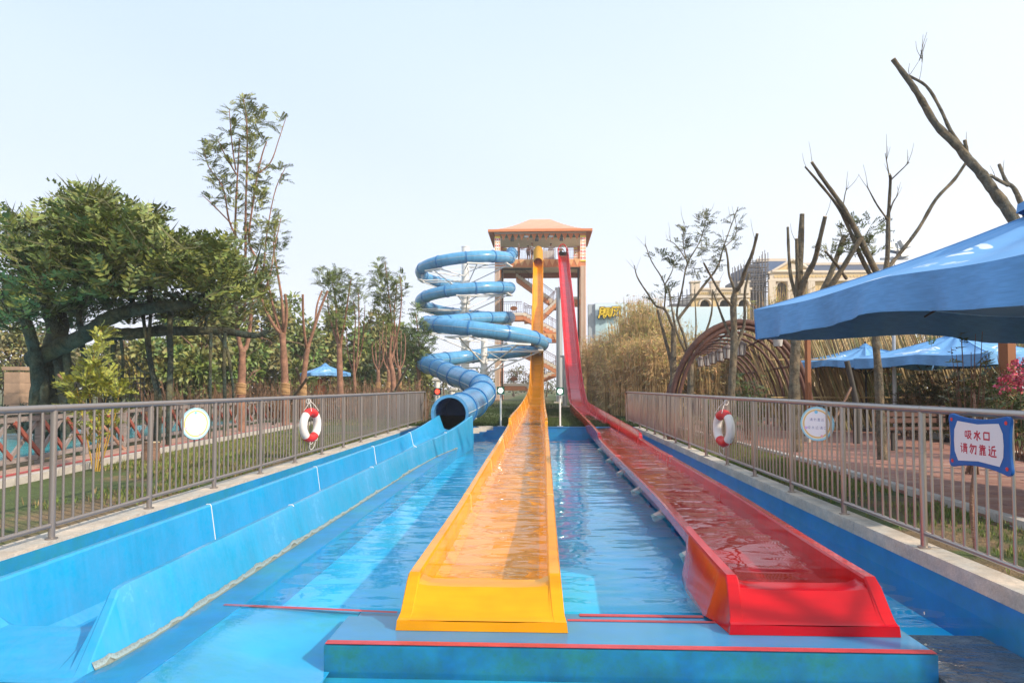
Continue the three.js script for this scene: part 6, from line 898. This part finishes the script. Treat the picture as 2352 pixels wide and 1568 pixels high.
// ---------------------------------------------------------------- left side: path, crossed railing, second pool, iron fence
{
  const K = (z) => -7.1 - .075 * (z - 8.8) + .0012 * (z - 8.8) ** 2 * 2;
  ribbon([[-6.7, 3], [-7.19, 8.8], [-7.6, 12.2], [-7.95, 17], [-8.3, 25]], .12, -.06, .07, 'kerb', M.kerb);
  const c = [[-6.75, 3], [-7.25, 8.8], [-7.66, 12.2], [-8.0, 17], [-8.35, 25], [-10.3, 25], [-9.75, 19.8], [-9.1, 14.1], [-8.5, 10.5], [-7.6, 3]], s = new THREE.Shape(c.map((p) => new THREE.Vector2(...p))), g = new THREE.ShapeGeometry(s); g.rotateX(-Math.PI / 2); g.translate(0, -.012, 0);
  struct('path', g, withMap(std([1, 1, 1], .85), mottle(512, [.46, .30, .24], .4, N1, 1)));
  const line = (off, w) => { const b = new MB(), q = [[-6.7, 3], [-7.19, 8.8], [-7.6, 12.2], [-7.95, 17], [-8.3, 25]]; for (let k = 0; k < 4; k++) b.quad(v3(q[k][0] - off, -.007, -q[k][1]), v3(q[k + 1][0] - off, -.007, -q[k + 1][1]), v3(q[k + 1][0] - off - w, -.007, -q[k + 1][1]), v3(q[k][0] - off - w, -.007, -q[k][1])); struct('red_line', b.build(), M.redLine); };
  line(.14, .07); line(.55, .12);
  const p2 = new THREE.Shape([[-9.0, 8], [-9.6, 14], [-10.4, 20], [-11, 26], [-13.5, 26], [-14.3, 21], [-16, 17], [-18, 8]].map((p) => new THREE.Vector2(...p))), g2 = new THREE.ShapeGeometry(p2); g2.rotateX(-Math.PI / 2); g2.translate(0, -.02, 0);
  struct('pool_water', g2, withMap(gel([1, 1, 1], .12, { bumpMap: ripTex, bumpScale: .01 }), mottle(512, [.12, .55, .64], .4, N2, .3)));
  const o = thing('crossed_railing', 'low grey wooden railing with crossed struts beside the left pool', 'railing'), Q = [[-7.65, 3.5], [-8.56, 10.5], [-9.17, 14.1], [-9.85, 19.8], [-10.4, 26]], cv = new THREE.CatmullRomCurve3(Q.map(([x, z]) => v3(x, 0, -z)), false, 'centripetal'), n = 14, H = .86;
  for (let k = 0; k <= n; k++) {
    const a = cv.getPointAt(k / n), b = cv.getPointAt(Math.min(1, (k + 1) / n)), d = b.clone().sub(a), L = d.length(), ry = Math.atan2(d.x, d.z); new MB().box(a.x, H / 2, a.z, .11, H + .04, .11, ry).put('post', M.greyWood, o); if (k === n) break;
    const m = a.clone().add(b).multiplyScalar(.5); new MB().box(m.x, H + .02, m.z, .16, .05, L - .004, ry).put('top_rail', M.greyWood, o); new MB().box(m.x, H - .09, m.z, .05, .09, L - .1, ry).put('upper_rail', M.greyWood, o); new MB().box(m.x, .1, m.z, .05, .08, L - .1, ry).put('lower_rail', M.greyWood, o);
    const nn = v3(d.z, 0, -d.x).normalize().multiplyScalar(.03), t = .16; const st = (p, q, off, mat) => { const g = new MB(), e = q.clone().sub(p), ll = e.length(), mid = p.clone().add(q).multiplyScalar(.5).add(off), mm = new THREE.Matrix4().lookAt(v3(), e, UP).setPosition(mid); g.geo(new THREE.BoxGeometry(.035, .075, ll), mm); g.put('strut', mat, o); };
    for (const h of [0, .5]) { const A = a.clone().lerp(b, h + .02), B = a.clone().lerp(b, h + .48); st(A.clone().setY(.14), B.clone().setY(H - .14), nn, M.greyWood); st(A.clone().setY(H - .14), B.clone().setY(.14), nn.clone().negate(), M.redWood); }
  }
  // iron fence with stone pillars
  const fz = 23, f = thing('iron_fence', 'black iron fence of curved topped bars behind the banyan', 'fence'), fx0 = PX(-200, fz), fx1 = PX(330, fz), bar = new MB().limb([v3(0, 0, 0), v3(0, 1.7, 0), v3(0, 2.05, .06), v3(0, 2.25, .3)], .014, .012, 5, 4).build();
  const nb = 64; for (let k = 0; k <= nb; k++) { const m = part('bar', bar, M.iron, f); m.position.set(lerp(fx0, fx1, k / nb), 0, -fz); } for (const h of [.2, 1.45, 1.62]) new MB().box((fx0 + fx1) / 2, h, -fz, fx1 - fx0, .04, .035).put('rail', M.iron, f);
  for (const [px, l] of [[40, 'square stone gate pillar in the iron fence at the far left']]) { const q = at(px, 889, 22.4), t = thing('stone_pillar', l, 'pillar', v3(q.x, 0, q.z), 'stone pillars of the iron fence'); for (let k = 0; k < 5; k++) new MB().box(0, .19 + k * .36, 0, .54, .352, .54).put('stone_block', M.stone, t); new MB().box(0, 1.93, 0, .64, .12, .64).put('capstone', M.stone, t); }
  // golden bamboo by the left railing
  const y = thing('golden_bamboo', 'yellow green feathery bamboo growing behind the left railing', 'bamboo'), Z = 10.6, stm = new MB(), lf = new MB(true);
  for (const q of [[[218, 1090], [208, 950], [205, 870], [222, 790], [232, 757]], [[222, 1085], [235, 960], [250, 880]], [[214, 1085], [190, 960], [175, 890]], [[226, 1085], [262, 960], [275, 890]], [[216, 1090], [225, 1000], [228, 930]], [[220, 1090], [240, 1020], [255, 960]]]) stm.limb(px2w(q, Z, rr(-.3, .3)), .014, .005, 6, 4);
  stm.put('canes', std([.42, .26, .05], .6), y);
  fill(lf, Z, [[228, 775, 14, 26, 26], [215, 830, 22, 24, 34], [205, 870, 34, 20, 40], [235, 875, 26, 22, 34], [170, 892, 26, 20, 34], [268, 895, 26, 18, 34], [230, 900, 30, 16, 26], [185, 930, 26, 26, 20], [245, 960, 36, 40, 30], [205, 980, 30, 36, 18]], YG, .24, 10, .06, .4); lf.put('foliage', M.leafV, y);
  for (const [px, Z2, h, l] of [[110, 17, .9, 'dark low shrub under the banyan, left of its trunk'], [55, 18, .7, 'dark low shrub before the stone gate pillar']]) shrub(l, px, Z2, 1.3, h, [.05, .06, .025], 200);
  const stump = (px, py, Z2, l) => { const q = onGround(px, py, 0), t = thing('tree_stump', l, 'stump', v3(q.x, 0, q.z)); new MB().limb([v3(0, -.05, 0), v3(0, .15, 0), v3(.02, .34, 0)], .16, .13, 10, 3).put('stump', M.bark, t); new MB().rod(v3(.02, .335, 0), v3(.02, .345, 0), .125, .122, 12).put('cut_top', M.cutWood, t); }; stump(345, 1060, 11, 'short reddish tree stump at the edge of the left path');
  for (const [a, b, Z2, l] of [[[132, 860], [178, 912], 14, 'leaning bare stake in front of the banyan trunk']]) { const A = at(...a, Z2), B = at(...b, Z2); single('stake', new MB().rod(A, A.clone().lerp(B, (A.y + .04) / (A.y - B.y)), .025, .035, 7).build(), M.barkPink, l, 'stake'); }
  // person in orange under the small parasol
}
{ // figure in orange under the far left parasol
  const p = at(735, 889, 34), o = thing('person', 'person in orange clothes standing under the small left parasol', 'person', v3(p.x, 0, p.z)); const b = part('body', sdfBody(skeleton(stand)), M.skin, o); b.position.y = .9; const cap = new THREE.SphereGeometry(.107, 16, 10, 0, 7, 0, 1.7); cap.translate(0, 1.6, 0); part('hair', cap, M.hair, o); const sk = skeleton(stand); const g = sdfBody([...sk.slice(0, 3), ...sk.filter((q) => q[6] === .055 || q[6] === .085)].map((q) => [...q.slice(0, 6), q[6] + .03, q[7] + .03]), 60); const m = part('orange_clothes', g, std([.62, .12, .03], .8), o); m.position.y = .9;
}
scene.fog = new THREE.FogExp2(0xf2f4f6, 0.0011);
renderer.render(scene, camera);
